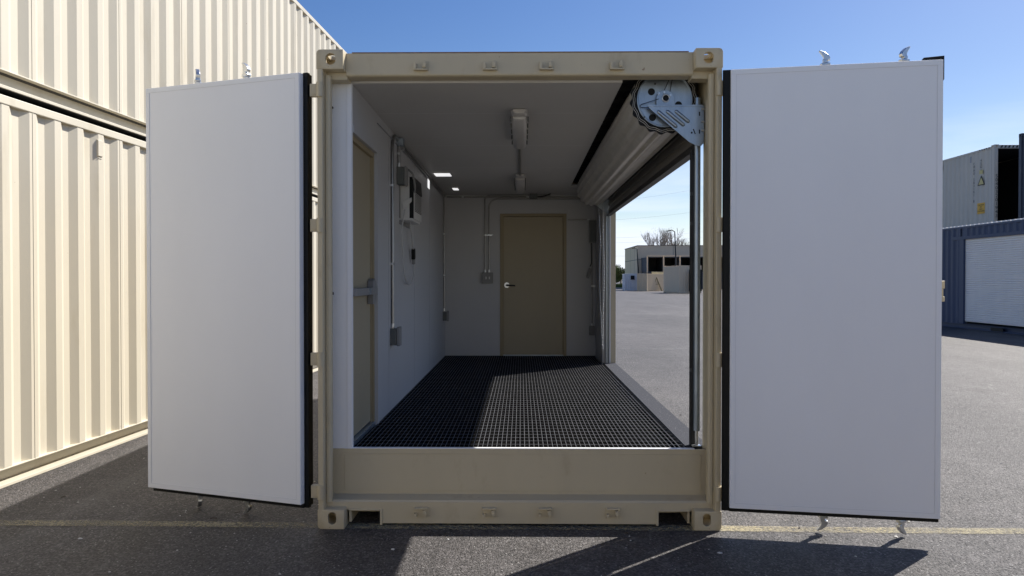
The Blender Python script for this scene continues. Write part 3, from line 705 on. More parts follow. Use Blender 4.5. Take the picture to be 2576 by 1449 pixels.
# ---- door hinges on both posts, keepers on header and sill
for sx in (-1, 1):
    for z in (2.655, 1.840, 1.030, .225):
        h = MB().tube([(sx * 1.199, .004, z - .043), (sx * 1.199, .004, z + .043)], .0205, 16)
        ho = h.build('hinge', bg_, main, smooth=40)
        a, b_ = sorted((sx * 1.205, sx * (1.262 if sx < 0 else 1.245)))
        MB().box(a, b_, .012, .045, z - .038, z + .038).box(a + .01, b_ - .006, .008, .012, z - .028, z + .028).build('hinge_leaf', bg_, ho, bevel=.003)
def keeper(x, z, flip):
    f = flip; s_ = 1 if f else -1
    k = MB()
    k.box(x - .044, x + .044, .064, .070, z - .026, z + .026)
    k.box(x - .044, x + .040, .038, .064, z - s_ * .026 - .004, z - s_ * .026 + .004)
    k.prism([(x - .044, z - .024), (x - .028, z - .024), (x - .028, z + .006 * s_ + .004), (x - .036, z + .012 * s_ + .004), (x - .044, z + .006 * s_ + .004)], 'y', .036, .066)
    k.prism([(x + .010, z - .016 * s_), (x + .030, z - .016 * s_), (x + .032, z + .008 * s_), (x + .024, z + .030 * s_), (x + .012, z + .012 * s_)], 'y', .040, .066)
    k.box(x + .012, x + .032, .036, .0385, z - .010, z - .002)
    k.build('lock_keeper', bg_, main, bevel=.002)
for px in (1060, 1234, 1375, 1551): keeper((px - 1311) / 412 + .013, 2.812, True)
for px in (1060, 1232, 1373, 1543): keeper((px - 1311) / 412 + .013, .088, False)

# ---- the two swung doors
def door(O, d, b, W, side, cams_top, cams_bot, rods, tl=.058, tb=.105, Z0=.150, Z1=2.755, lift=0.0):
    xf = lambda p: (O[0] + d[0] * p[0] + b[0] * p[1], O[1] + d[1] * p[0] + b[1] * p[1], p[2])
    g1 = tl + .003
    m_ = MB(xf).box(-.002, W + .0, tl + .004, tb, Z0 + .006, Z1 - .006)
    D_ = m_.build('door', bg_, main, bevel=.004)
    D_['label'] = 'container door swung open, white inside, on the %s' % side
    pn = MB(xf).box(.0, W, .0, tl, Z0, Z1); P_ = pn.build('liner_panel', M['panel'], D_, bevel=.003)
    tr = MB(xf); e = .030
    tr.box(.004, W - .004, -.0022, .0, Z1 - e, Z1 - .003).box(.004, W - .004, -.0022, .0, Z0 + .003, Z0 + e).box(.004, e, -.0022, .0, Z0 + e + .001, Z1 - e - .001).box(W - e, W - .004, -.0022, .0, Z0 + e + .001, Z1 - e - .001)
    tr.build('edge_trim', M['panel'], D_)
    ln = MB(xf)
    ln.box(e + .001, W - e - .001, -.0026, -.0002, Z1 - e - .0018, Z1 - e).box(e + .001, W - e - .001, -.0026, -.0002, Z0 + e, Z0 + e + .0018).box(e, e + .0018, -.0026, -.0002, Z0 + e, Z1 - e).box(W - e - .0018, W - e, -.0026, -.0002, Z0 + e, Z1 - e)
    ln.build('trim_line', M['panelline'], D_)
    gu = -.030 if side == 'right' else -.020
    gk = MB(xf)
    gk.box(gu - .012, .0 - .001, tl * .6, g1, Z0 - .024, Z1 + .006)
    if side == 'left': gk.box(gu, -.006, g1, tb - .005, Z0 - .02, Z1 + .004)
    gk.box(gu - .006, -.001, .015, tl * .6 - .001, Z0 - .01, Z1 + .002) if side == 'right' else None
    gk.box(gu, W - .02, tl + .0005, tl + .003, Z0 - .026, Z0 + .0).box(-.001, W - .02, .025, tl + .0002, Z0 - .026, Z0 - .0015)
    gk.box(gu, W - .02, tl + .0005, tl + .015, Z1 - .02, Z1 + .010)
    if side == 'right':
        gk.prism([(W - .115, Z1 - .01), (W - .085, Z1 + .028), (W + .022, Z1 + .034), (W + .022, Z1 - .10), (W + .004, Z1 - .125)], 'y', tl + .002, tl + .016)
        gk.box(W - .03, W, .025, tl, Z0 - .026, Z0 - .0015)
    gk.build('gasket', M['black'], D_, bevel=.004)
    # steel ribs on the outside face, rods, cams, hardware
    ex = MB(xf)
    for u in (.16, .44, .72, .98): ex.prism([(u - .05, tb - .001), (u - .03, tb + .013), (u + .03, tb + .013), (u + .05, tb - .001)], 'z', Z0 + .06, Z1 - .06)
    ex.build('door_rib', bg_, D_)
    for i, u in enumerate(rods):
        MB(xf).tube([(u, .135, Z0 - .05), (u, .135, Z1 + .05)], .0165, 12).build('lock_rod', M['galv'], D_, smooth=50)
        gb = MB(xf)
        for z in (Z0 + .12, .95, 1.9, Z1 - .12): gb.box(u - .035, u + .035, .110, .158, z - .02, z + .02)
        gb.build('rod_bracket', M['galv'], D_, bevel=.004)
        for (zz, s_, ang) in ((Z1 + .030 + lift, 1, cams_top[i]), (Z0 - .052, -1, cams_bot[i])):
            ca, sa = math.cos(ang), math.sin(ang)
            cx = lambda p, u=u, ca=ca, sa=sa: xf((u + p[0] * ca - p[1] * sa, .135 + p[0] * sa + p[1] * ca, p[2]))
            cm = MB(cx)
            cm.tube([(0, 0, zz - s_ * .028), (0, 0, zz - s_ * .006), (0, 0, zz + s_ * .004)], [.017, .021, .020], 12)
            cm.prism([(-.030, -.018), (.022, -.022), (.032, .0), (.020, .020), (-.026, .016)], 'z', min(zz, zz + s_ * .016), max(zz, zz + s_ * .016))
            cm.cbox((.004, 0, zz + s_ * .026), (.026, .028, .026))
            hook = [(a_ * .88, z_ * .94) for a_, z_ in [(-.026, .030), (-.030, .048), (-.018, .068), (.006, .088), (.034, .100), (.044, .096), (.030, .078), (.016, .056), (.012, .036), (.006, .028)]]
            cm.prism([(a, zz + s_ * z_) for a, z_ in hook], 'y', -.013, .013)
            cm.build('lock_cam', M['zinc'], D_, bevel=.004)
    hs = MB(xf)
    if side == 'right':
        hs.box(W - .05, W + .058, .112, .160, 1.46, 1.505).box(W - .05, W + .058, .112, .160, 1.385, 1.415).box(W - .05, W + .044, .118, .130, 1.415, 1.46).box(W + .042, W + .050, .112, .15, 1.415, 1.46)
        hs.build('lock_hasp', bg_, D_, bevel=.004)
    MB(xf).tube(bend([(rods[0], .15, 1.2), (rods[0] + .05, .17, 1.2), (rods[1], .17, 1.15)], .03), .012, 8).build('door_handle', M['galv'], D_, smooth=50)
    return D_
door((1.244, -.075), (.9866, -.1629), (.1629, .9866), 1.148, 'right', (2.9, .45), (3.0, .6), (.555, .985), .045, .085, .161, 2.745)
door((-1.317, -.011), (-.950, .313), (.313, .950), 1.175, 'left', (.3, .75), (.3, .7), (.49, .875), lift=.022)

# ------------------------------------------------------------------ interior fixtures
def conduit(label, pts, straps=(), r=.011, rad=.08, box=None, group='steel conduits along the container walls', wall='left', collar=True):
    base = Vector(pts[-1]); t = thing('conduit', label, 'conduit', tuple(base), 0, group)
    MB().tube(bend(pts, rad), r, 10).build('pipe', M['conduit'], t, smooth=50)
    for (x, y, z) in straps:
        s_ = MB()
        if wall == 'left': s_.box(XL, XL + .027, y - .014, y - .011, z - .009, z + .009).box(XL, XL + .027, y + .011, y + .014, z - .009, z + .009).box(XL + .024, XL + .027, y - .014, y + .014, z - .009, z + .009).box(XL, XL + .003, y + .014, y + .045, z - .009, z + .009)
        elif wall == 'back': s_.box(x - .016, x + .016, y - .028, y - .025, z - .008, z + .008).box(x + .014, x + .045, y - .004, y, z - .008, z + .008).box(x - .016, x - .013, y - .028, y, z - .008, z + .008)
        elif wall == 'side': s_.box(x - .004, x, y + .014, y + .042, z - .009, z + .009).box(x - .028, x - .025, y - .014, y + .014, z - .009, z + .009)
        s_.build('strap', M['zinc'], t)
    if collar:
        p, q = Vector(pts[-1]), Vector(pts[-2]); dv = (q - p).normalized()
        MB().tube([p, p + dv * .016, p + dv * .018, p + dv * .038], [.017, .017, .014, .014], 10).build('connector', M['zinc'], t, smooth=40)
    return t
cx = XL + .014
conduit('steel conduit dropping beside the side door to the nearer outlet box', [(cx, 2.1, zc(2) - .02), (cx, 1.58, zc(1.6) - .02), (cx, 1.58, 1.115)], [(cx, 1.58, 2.28), (cx, 1.58, 1.64)], .013, .18)
conduit('steel conduit running along the corner of left wall and ceiling', [(cx, 5.83, zc(5.8) - .025), (cx, 2.0, zc(2.0) - .025)], (), .013)
conduit('thinner steel conduit running along just below the ceiling corner conduit', [(cx, 5.60, zc(5.8) - .055), (cx, 2.1, zc(2.0) - .055)], (), .009)
conduit('short steel conduit dropping to the box above the air conditioner', [(cx, 1.90, zc(2) - .06), (cx, 1.90, 2.475)], [(cx, 1.90, 2.59)], .011)
conduit('steel conduit dropping to the outlet box in the far left corner', [(cx, 5.60, zc(5.6) - .03), (cx, 5.60, 1.08)], [(cx, 5.6, 2.13), (cx, 5.6, 1.57)], .012)
yb = YB - .014
conduit('steel conduit crossing the top of the back wall', [(1.0, yb, zc(5.8) - .035), (XL + .03, yb, zc(5.8) - .035)], [(-.8, YB, zc(5.8) - .035), (.1, YB, zc(5.8) - .035)], .011, wall='back', collar=False)
conduit('left of two steel conduits dropping to the back wall switch box', [(.42, yb - .01, zc(5.8) - .012), (-.492, yb - .01, zc(5.8) - .012), (-.492, yb, 1.61)], [(-.492, YB, 2.13)], .011, wall='back')
conduit('right of two steel conduits dropping to the back wall switch box', [(.9, yb, zc(5.8) - .060), (-.436, yb, zc(5.8) - .060), (-.436, yb, 1.61)], [(-.436, YB, 2.13)], .011, .14, wall='back')
conduit('dark conduit joining the two ceiling lights', [(.0, 2.05, zc(2) - .016), (.0, 3.92, zc(3.9) - .016)], (), .013, collar=False)
conduit('thin steel conduit dropping to the outlet by the hand chain', [(1.0, yb, 2.04), (1.0, yb, .86)], [(1.0, YB, 1.42)], .010, wall='back')
conduit('horizontal steel conduit from the back door frame to the electrical panel', [(.66, yb, 2.345), (.965, yb, 2.345)], (), .010, wall='back')
fx = thing('junction_box', 'small grey junction box where conduits meet at the top of left wall', 'junction box', (XL, 1.90, 2.66), 0, 'conduit junction boxes')
MB().box(XL, XL + .05, 1.86, 1.94, zc(1.9) - .07, zc(1.9) - .005).build('box', M['galv'], fx, bevel=.004)
MB().box(XL + .05, XL + .056, 1.865, 1.935, zc(1.9) - .066, zc(1.9) - .009).build('cover', M['galv'], fx)
fx = thing('junction_box', 'dark junction box on ceiling near top of the back wall', 'junction box', (.2, 5.8, 2.6), 0, 'conduit junction boxes')
MB().box(.13, .24, 5.76, 5.85, zc(5.8) - .07, zc(5.8)).build('box', M['greyplastic'], fx, bevel=.004)
MB().tube(bend([(.24, 5.8, zc(5.8) - .04), (.32, 5.8, zc(5.8) - .035), (.42, 5.75, zc(5.8) - .002)], .05), .008, 8).build('whip', M['black'], fx)
def outlet(label, x, y, z, name='outlet_box', face='x', w=.075, h=.12, d=.05, dx=1):
    t = thing(name, label, 'outlet box', (x, y, z), 0, 'covered outlet boxes on the walls')
    if face == 'x':
        MB().box(min(x, x + dx * d), max(x, x + dx * d), y - w / 2, y + w / 2, z - h / 2, z + h / 2).build('box', M['greyplastic'], t, bevel=.004)
        a, b_ = sorted((x + dx * (d + .001), x + dx * (d + .030))); MB().box(a, b_, y - w / 2 + .002, y + w / 2 + .008, z - h / 2 - .008, z + h / 2 + .014).build('cover', M['greybox'], t, bevel=.008)
    else:
        MB().box(x - w / 2, x + w / 2, y - d, y, z - h / 2, z + h / 2).build('box', M['greyplastic'], t, bevel=.004)
        MB().box(x - w / 2 - .004, x + w / 2 + .004, y - d - .02, y - d - .001, z - h / 2 - .004, z + h / 2 + .008).build('cover', M['greybox'], t, bevel=.006)
    return t
outlet('dark outlet box with grey cover on left wall beyond the side door', XL, 1.58, 1.045, w=.09, h=.135)
outlet('dark outlet box in the far left corner under its conduit', XL, 5.60, 1.01)
outlet('dark outlet box on the back wall below the hand chain', .998, YB, .80, face='y', w=.07, h=.12)
# junction for the air conditioner
jb = thing('disconnect_box', 'dark square power box above and left of the air conditioner', 'power box', (XL, 1.93, 2.4))
MB().box(XL, XL + .062, 1.86, 1.97, 2.325, 2.475).build('box', M['greyplastic'], jb, bevel=.004)
MB().box(XL + .063, XL + .082, 1.865, 1.975, 2.32, 2.482).build('cover', M['greybox'], jb, bevel=.006)
MB().tube(bend([(XL + .08, 1.99, 2.47), (XL + .115, 2.02, 2.44), (XL + .13, 2.05, 2.33), (XL + .12, 2.08, 2.28)], .03), .010, 8).build('flap', M['greybox'], jb)
# air conditioner
ac = thing('air_conditioner', 'white through-wall air conditioner with dark control strip on left wall', 'air conditioner', (XL, 2.3, 2.0))
ax0, ax1, ay0, ay1, az0, az1 = XL, XL + .105, 2.03, 2.56, 2.03, 2.41
MB().box(ax0, ax1, ay0, ay1, az0, az1).build('case', M['plastic'], ac, bevel=.006)
MB().box(ax1, ax1 + .014, ay0 + .03, ay1, az0 + .02, az1 - .12).build('front_panel', M['plastic'], ac, bevel=.004)
cp = MB().prism([(ax1, az1 - .115), (ax1 + .020, az1 - .115), (ax1 + .010, az1 + .012), (ax1, az1 + .012)], 'y', ay0 + .02, ay1)
cp.build('control_panel', M['blackmetal'], ac, bevel=.003)
MB().box(ax1 - .02, ax1 + .0135, ay0 - .003, ay0 + .029, az0 + .02, az1 - .0).build('side_gap', M['black'], ac)
sl_ = MB()
for k in range(13): sl_.box(ax1 + .0138, ax1 + .0165, ay0 + .09, ay1 - .03, az0 + .088 + k * .014, az0 + .094 + k * .014)
sl_.build('louvre', M['black'], ac)
MB().box(XL, XL + .008, ay0 - .04, ay1 + .03, az0 - .035, az0 - .002).box(XL, XL + .006, ay0 - .04, ay0 - .001, az0 + .02, az1 - .05).build('wall_flange', M['greybox'], ac)
MB().prism([(ax0 + .02, az0 + .16), (ax1, az0 + .20), (ax1, az0 + .165), (ax0 + .03, az0 + .09)], 'y', ay0 - .016, ay0 - .002).build('cord_holder', M['plastic'], ac, bevel=.003)
cd = thing('looped_cable', 'white power cord looping below the air conditioner with its dark plug block', 'cord', (XL, 2.3, 1.5))
ctrl = [(XL + .05, 1.99, 2.12), (XL + .04, 1.95, 2.02), (XL + .03, 1.93, 1.90), (XL + .03, 2.02, 1.74), (XL + .03, 2.05, 1.60), (XL + .03, 2.18, 1.50), (XL + .03, 2.42, 1.47), (XL + .03, 2.62, 1.53), (XL + .03, 2.70, 1.64), (XL + .03, 2.66, 1.74)]
def smooth_path(c, n=6):
    c = [Vector(p) for p in c]; out = []
    for i in range(len(c) - 1):
        p0, p1, p2, p3 = c[max(i - 1, 0)], c[i], c[i + 1], c[min(i + 2, len(c) - 1)]
        for k in range(n):
            t = k / n; out.append(.5 * ((2 * p1) + (-p0 + p2) * t + (2 * p0 - 5 * p1 + 4 * p2 - p3) * t * t + (-p0 + 3 * p1 - 3 * p2 + p3) * t ** 3))
    out.append(c[-1]); return out
MB().tube(smooth_path(ctrl), .006, 8).tube(smooth_path([(XL + .06, 2.2, 2.03), (XL + .05, 2.36, 1.95), (XL + .04, 2.50, 1.84), (XL + .04, 2.58, 1.80)]), .006, 8).build('cable', M['cordwhite'], cd, smooth=60)
MB().cbox((XL + .035, 2.60, 1.755), (.035, .055, .10), Euler((R(12), 0, 0))).build('plug_block', M['black'], cd, bevel=.006)
MB().cbox((XL + .035, 2.615, 1.685), (.03, .035, .055), Euler((R(8), 0, 0))).build('plug', M['greybox'], cd, bevel=.006)
# glowing rectangles put in for stray sunlight on ceiling and wall, not lamps
for (lb, x0, x1, y0, y1) in (('larger of two glowing patches of imitated sunlight on the ceiling by left wall', -.97, -.79, 3.86, 4.10), ('smaller of two glowing patches of imitated sunlight on the ceiling, farther back', -.88, -.81, 5.12, 5.34)):
    t = thing('ceiling_sun_patch', lb, 'sunlight patch', ((x0 + x1) / 2, y0, 2.6), 0, 'glowing patches imitating stray sunlight')
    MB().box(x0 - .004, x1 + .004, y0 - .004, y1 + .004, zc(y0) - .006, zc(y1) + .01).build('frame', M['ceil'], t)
    MB().box(x0, x1, y0, y1, zc(y0) - .009, zc(y0) - .0065).build('lens', M['lit'], t)  # no lens here, a flat face whose glow imitates sunlight
t = thing('wall_sun_patch', 'small upright glowing patch of imitated sunlight high on left wall past the air conditioner', 'sunlight patch', (XL, 4.02, 2.55), 0, 'glowing patches imitating stray sunlight')
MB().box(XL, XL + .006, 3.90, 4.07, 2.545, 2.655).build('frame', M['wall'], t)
MB().box(XL + .0065, XL + .009, 3.905, 4.065, 2.55, 2.65).build('lens', M['lit'], t)  # upright glowing face for the sunlight on the wall, no lens
# vapour tight ceiling lights
def vlight(label, y0, y1):
    t = thing('ceiling_light', label, 'ceiling light', (0, y0, zc(y0)), 0, 'frosted ceiling lights'); zz = zc((y0 + y1) / 2)
    bs = MB()
    def loft(secs, mb):
        n_ = len(secs[0]); vs = [p for s_ in secs for p in s_]
        fs = [tuple(range(n_)), tuple(range(len(vs) - 1, len(vs) - n_ - 1, -1))]
        for i in range(len(secs) - 1):
            for k in range(n_): fs.append((i * n_ + k, i * n_ + (k + 1) % n_, (i + 1) * n_ + (k + 1) % n_, (i + 1) * n_ + k))
        mb.add(vs, fs)
    def sec(y, hw_, zt, zb, r=.5):
        return [(-hw_, y, zt), (-hw_, y, zb + (zt - zb) * .45), (-hw_ * .8, y, zb + (zt - zb) * .12), (-hw_ * .45, y, zb), (hw_ * .45, y, zb), (hw_ * .8, y, zb + (zt - zb) * .12), (hw_, y, zb + (zt - zb) * .45), (hw_, y, zt)]
    loft([sec(y0, .045, zz, zz - .03), sec(y0 + .05, .06, zz, zz - .045), sec(y1 - .05, .06, zz, zz - .045), sec(y1, .045, zz, zz - .03)], bs)
    bs.build('housing', M['lens'], t, smooth=40)
    ls = MB(); loft([sec(y0 + .04, .045, zz - .044, zz - .065), sec(y0 + .10, .053, zz - .044, zz - .10), sec(y1 - .10, .053, zz - .044, zz - .10), sec(y1 - .04, .045, zz - .044, zz - .065)], ls)
    ls.build('diffuser', M['lens'], t, smooth=40)
    n_ = 5
    for sx in (-1, 1):
        for k in range(n_):
            y = y0 + .12 + (y1 - y0 - .24) * k / (n_ - 1); a, b_ = sorted((sx * .058, sx * .068))
            MB().box(a, b_, y - .012, y + .012, zz - .062, zz - .03).build('clip', M['greyplastic'], t)
vlight('nearer of two frosted white ceiling lights', .86, 2.02)
vlight('farther of two frosted white ceiling lights, over the back door', 3.92, 5.08)
# switch box
sw = thing('switch_box', 'grey double switch box on the back wall left of the door', 'switch', (-.453, YB, 1.53))
MB().box(-.526, -.380, YB - .05, YB, 1.46, 1.605).build('box', M['greybox'], sw, bevel=.006)
MB().box(-.530, -.376, YB - .056, YB - .0505, 1.456, 1.609).build('cover', M['greybox'], sw, bevel=.002)
for x in (-.475, -.428): MB().box(x - .008, x + .008, YB - .068, YB - .0565, 1.515, 1.55).build('toggle', M['plastic'], sw)
ep = thing('electrical_panel', 'grey electrical panel high on the back wall right of the door', 'electrical panel', (1.0, YB, 2.2))
MB().box(.955, 1.045, YB - .09, YB, 2.02, 2.335).build('box', M['greybox'], ep, bevel=.004)
MB().box(.958, 1.043, YB - .096, YB - .0905, 2.03, 2.325).build('door', M['greyplastic'], ep)
hc = thing('hanging_cable', 'short dark cord with a grey connector hanging by the back right corner', 'cord', (.97, 5.8, 1.55))
MB().tube(smooth_path([(.985, 5.84, 2.02), (.988, 5.82, 1.85), (.985, 5.80, 1.74), (.965, 5.78, 1.69)]), .007, 8).build('cable', M['black'], hc, smooth=60)
MB().cbox((.950, 5.78, 1.60), (.045, .04, .14), Euler((0, R(16), 0))).build('connector', M['greybox'], hc, bevel=.006)

# ------------------------------------------------------------------ right side: navy container with shutter, containers above
nv = container('shipping_container', 'navy blue container with a wide white roller shutter in its side', (13.65 + 1.219, 10.2, 0), 0, L=12.192, H=3.19, m_=M['navy'], side_opening=(-1, 2.3, 8.30, 2.74, .2), depth=.03, group='containers at the right edge of the yard')
sh = MB(); line = []; z = .22
while z < 2.76:
    line += [(-1.219 + .060, z), (-1.219 + .060, z + .012), (-1.219 + .078, z + .020), (-1.219 + .078, z + .024), (-1.219 + .060, z + .030), (-1.219 + .045, z + .045), (-1.219 + .060, z + .058)]; z += .063
sh.add([(p[0], 2.3, p[1]) for p in line] + [(p[0], 8.30, p[1]) for p in line], [(i, i + 1, i + 1 + len(line), i + len(line)) for i in range(len(line) - 1)])
sh.build('roller_shutter', M['shutter'], nv, world=False)
MB().box(-1.222, -1.10, 8.30, 8.52, .136, 2.80).box(-1.222, -1.10, 2.18, 2.3, .136, 2.80).box(-1.226, -1.10, 2.18, 8.9, 2.74, 2.84).box(-1.235, -1.212, 8.45, 8.53, 2.84, 3.09).build('shutter_frame', M['navy'], nv, world=False, bevel=.004)
MB().box(-1.228, -1.219, 6.4, 6.95, .02, .125).build('fork_pocket', M['black'], nv, world=False)
ed = MB(); el_ = []
for k in range(58):
    y_ = .2 + k * .205; el_ += [(y_, 3.178), (y_ + .125, 3.178), (y_ + .135, 3.150), (y_ + .195, 3.150)]
ed.sheet(el_, 'x', -1.222, -1.05)
ed.add([(-1.222, a, b_) for a, b_ in el_] + [(-1.222, a, 3.14) for a, b_ in el_], [(i, i + 1, i + 1 + len(el_), i + len(el_)) for i in range(len(el_) - 1)])
ed.build('roof_edge_painted_sun', M['shutter'], nv, world=False)  # navy roof edge coloured white, sun on its corrugation put into the colour
base_w = container('shipping_container', 'pale container at ground level behind the navy one', (16.2 + 1.219, 21.07, 0), 0, L=12.19, H=3.2, m_=M['offwhite'], group='containers at the right edge of the yard')
wc = container('shipping_container', 'weathered white container with open dark end and hazard stripes, above the navy one', (16.2 + 1.219, 21.07, 3.2), 0, L=12.19, H=2.93, m_=M['offwhite'], openend=True, group='containers at the right edge of the yard')
def text(parent, body, size, loc, rot, m_, name='lettering', sp=1.0, ext=.001):
    cu = bpy.data.curves.new(name, 'FONT'); cu.body = body; cu.size = size; cu.extrude = ext; cu.align_x = 'CENTER'; cu.space_line = sp
    tmp = bpy.data.objects.new('tmp', cu); COL.objects.link(tmp)
    me = bpy.data.meshes.new_from_object(tmp.evaluated_get(bpy.context.evaluated_depsgraph_get())); bpy.data.objects.remove(tmp)
    me.materials.clear(); me.materials.append(m_)
    o = bpy.data.objects.new(name, me); COL.objects.link(o); o.parent = parent; o.location = loc; o.rotation_euler = rot; return o
SR = (R(90), 0, R(-90))     # faces -x
text(wc, "4\n5\nG\n1", .13, (-1.224, .72, 2.45), SR, M['ink'], sp=.85)
text(wc, "C\nM\nA\nU\n\n5\n8\n3\n1\n0\n1\n\n8", .13, (-1.224, 1.12, 2.38), SR, M['ink'], sp=.85)
text(wc, "S\n0\n4\n0\n3\n2\n0\n1\n9\n4\n3", .16, (-1.135, -.004, 1.80), (R(90), 0, 0), M['ink'], sp=.85)
MB().box(-1.2245, -1.219, .50, .92, .62, 1.00).build('caution_plate', M['yellow'], wc, world=False)
text(wc, "CAUTION\n9'6\"\nHIGH\nCONTAINER", .075, (-1.226, .71, .90), SR, M['ink'], sp=.95)
tm = MB().prism([(.50, 1.62), (.92, 1.62), (.71, 1.97)], 'x', -1.2225, -1.219); tm.build('warning_triangle', M['ink'], wc, world=False)
MB().prism([(.56, 1.65), (.86, 1.65), (.71, 1.90)], 'x', -1.2255, -1.2226).build('triangle_face', M['paleyellow'], wc, world=False)
MB().box(-1.2225, -1.219, .62, .82, 2.02, 2.16).build('data_plate', M['paleyellow'], wc, world=False)
hz = MB()
for k in range(5):
    y = .24 + k * .13; hz.prism([(y, 2.835), (y + .06, 2.835), (y + .10, 2.88), (y + .04, 2.88)], 'x', -1.2235, -1.2195)
    x = -1.0 + k * .13; hz.prism([(x, 2.82), (x + .06, 2.82), (x + .10, 2.90), (x + .04, 2.90)], 'y', .024, .0285)
hz.build('hazard_stripe', M['ink'], wc, world=False)
MB().box(-1.2245, -1.219, 1.28, 1.36, 2.50, 2.72).box(-1.2245, -1.219, 3.10, 3.17, 2.50, 2.72).build('smudge', M['seam'], wc, world=False)
# dark container at the frame edge lies across, its end facing left
base_d = container('shipping_container', 'slate container at ground level at far right behind the navy one', (16.24, 18.68, 0), R(-90), L=6.058, H=3.2, m_=M['slate'], group='containers at the right edge of the yard')
dc = container('shipping_container', 'dark slate blue container stacked at the right edge beside the open white one', (16.24, 18.68, 3.2), R(-90), L=6.058, H=3.05, m_=M['slate'], group='containers at the right edge of the yard')

# ------------------------------------------------------------------ far yard seen through the side opening
FG = 'distant containers across the yard'
def farbox(label, x, y, rz, W, L_, H_, mm, opened=False, z=0, name='shipping_container'):
    return container(name, label, (x, y, z), rz, L=L_, W=W, H=H_, m_=mm, openend=opened, group=FG)
# white-blue one, end towards camera, slightly rotated
farbox('pale blue white container leftmost in the distant row', 14.85, 92.6, R(-5), 2.5, 6.0, 2.27, M['bluewhite'])
MB_ = MB().box(14.35, 14.85, 92.3, 92.36, 1.5, 2.0)
vb = thing('vent_cover', 'small black square vent on the pale blue white distant container', 'vent', (14.6, 92.3, 1.5)); MB_.build('cover', M['black'], vb); MB().box(14.3, 14.9, 92.27, 92.34, 1.46, 1.5).build('sill', M['black'], vb)
# tan container: end at left, long side receding right
farbox('tan corrugated container in the distant row showing its long side', 15.35, 88.9 + .6, R(-43), 1.5, 5.6, 2.24, M['tan'])
farbox('bright yellow-cream container end in the distant row behind the stepladder', 19.3, 98.6, R(-14), 2.2, 6.0, 2.55, M['yellow_cream'])
farbox('grey beige container in the distant row behind the black bin', 21.3, 100.4, R(-30), 2.0, 6.0, 2.6, M['farbeige'])
nb_ = farbox('beige container closest in the distant yard with a dark doorway', 18.2 + .0, 75.2, R(12), 2.6, 4.2, 3.0, M['farbeige'])
MB().box(17.95, 19.3, 74.62, 74.72, .25, 2.55).build('doorway', M['black'], nb_)
# step ladder
ld = thing('stepladder', 'olive A-frame stepladder standing in the distant yard', 'ladder', (17.4, 90.6, 0))
for (a, b_) in (((16.85, 90.3, 0), (17.38, 90.6, 1.76)), ((16.95, 90.8, 0), (17.42, 90.75, 1.76))): MB().tube([a, b_], .05, 6).build('rear_leg', M['ladder'], ld)
for (a, b_) in (((18.1, 90.5, 0), (17.40, 90.6, 1.76)), ((18.15, 91.0, 0), (17.45, 90.8, 1.76))): MB().tube([a, b_], .06, 6).build('front_rail', M['ladder'], ld)
MB().tube([(17.1, 90.5, .85), (17.75, 90.6, .85)], .025, 6).build('brace', M['ladder'], ld)
# bin
bn = thing('trash_bin', 'black wheeled bin standing beside the grey beige distant container', 'bin', (20.0, 95.5, 0))
MB().add([(19.55, 95.1, .06), (20.45, 95.1, .06), (20.45, 95.8, .06), (19.55, 95.8, .06), (19.42, 95.0, 1.0), (20.58, 95.0, 1.0), (20.58, 95.9, 1.0), (19.42, 95.9, 1.0)], [(0, 1, 2, 3), (4, 5, 6, 7), (0, 1, 5, 4), (1, 2, 6, 5), (2, 3, 7, 6), (3, 0, 4, 7)]).build('bin_body', M['bin'], bn)
MB().box(19.36, 20.64, 94.95, 95.95, 1.0, 1.08).build('lid', M['bin'], bn, bevel=.02)
for x in (19.6, 20.4): MB().cyl((x - .05, 95.75, .12), (x + .05, 95.75, .12), .12, 12).build('wheel', M['black'], bn)
# building of stacked units
bl = thing('storage_building', 'large beige flat-roofed building behind the distant containers', 'building', (28, 113.5, 0), R(-2))
bx = MB().box(18.6, 44, 113.5, 128, 0, 6.85); bx.build('wall', M['farbeige'], bl)
jn = MB()
for x in (24.2, 27.1, 29.9, 33, 36.5, 40): jn.box(x, x + .06, 113.49, 113.5, 0, 6.85)
for y in (117, 121): jn.box(18.59, 18.6, y, y + .08, 0, 6.85)
jn.box(18.59, 18.6, 113.5, 128, 4.6, 4.68); jn.box(18.6, 44, 113.49, 113.5, 4.62, 4.68)
jn.build('panel_joint', M['joint'], bl)
MB().box(18.5, 44.1, 113.4, 128.1, 6.85, 6.93).build('roof', M['joint'], bl)
for k in range(5):
    x = 20.35 + k * 2.46
    c = farbox('slate container under the open dark ones at the beige building', x, 107.6, 0, 2.38, 5.85, 2.5, M['slate'])
    c['label'] = ['first', 'second', 'third', 'fourth', 'fifth'][k] + ' from left of the lower slate containers by the beige building'
    c = farbox('', x, 107.6, 0, 2.38, 5.85, 2.42, M['slate'], True, 2.52)
    c['label'] = ['first', 'second', 'third', 'fourth', 'fifth'][k] + ' from left of the open-ended dark containers against the beige building'
for k in range(5):
    x = 19.05 + k * 2.46; MB().box(x - .04, x + .12, 107.40, 107.55, 2.5, 4.98).build('bay_post', M['farbeige'], bl)
MB().box(19.0, 31.5, 107.36, 107.55, 4.98, 5.12).build('bay_lintel', M['farbeige'], bl)
tk = thing('white_tank', 'white upright tank at left end of the beige building', 'tank', (21.6, 142, 0))
MB().tube([(22.4, 145, 0), (22.4, 145, 5.0), (22.4, 145, 5.15)], [1.05, 1.05, .6], 20).build('shell', M['bluewhite'], tk, smooth=40)
MB().tube([(22.4, 145, 5.15), (22.4, 145, 5.3)], .3, 12).build('cap', M['concrete'], tk)
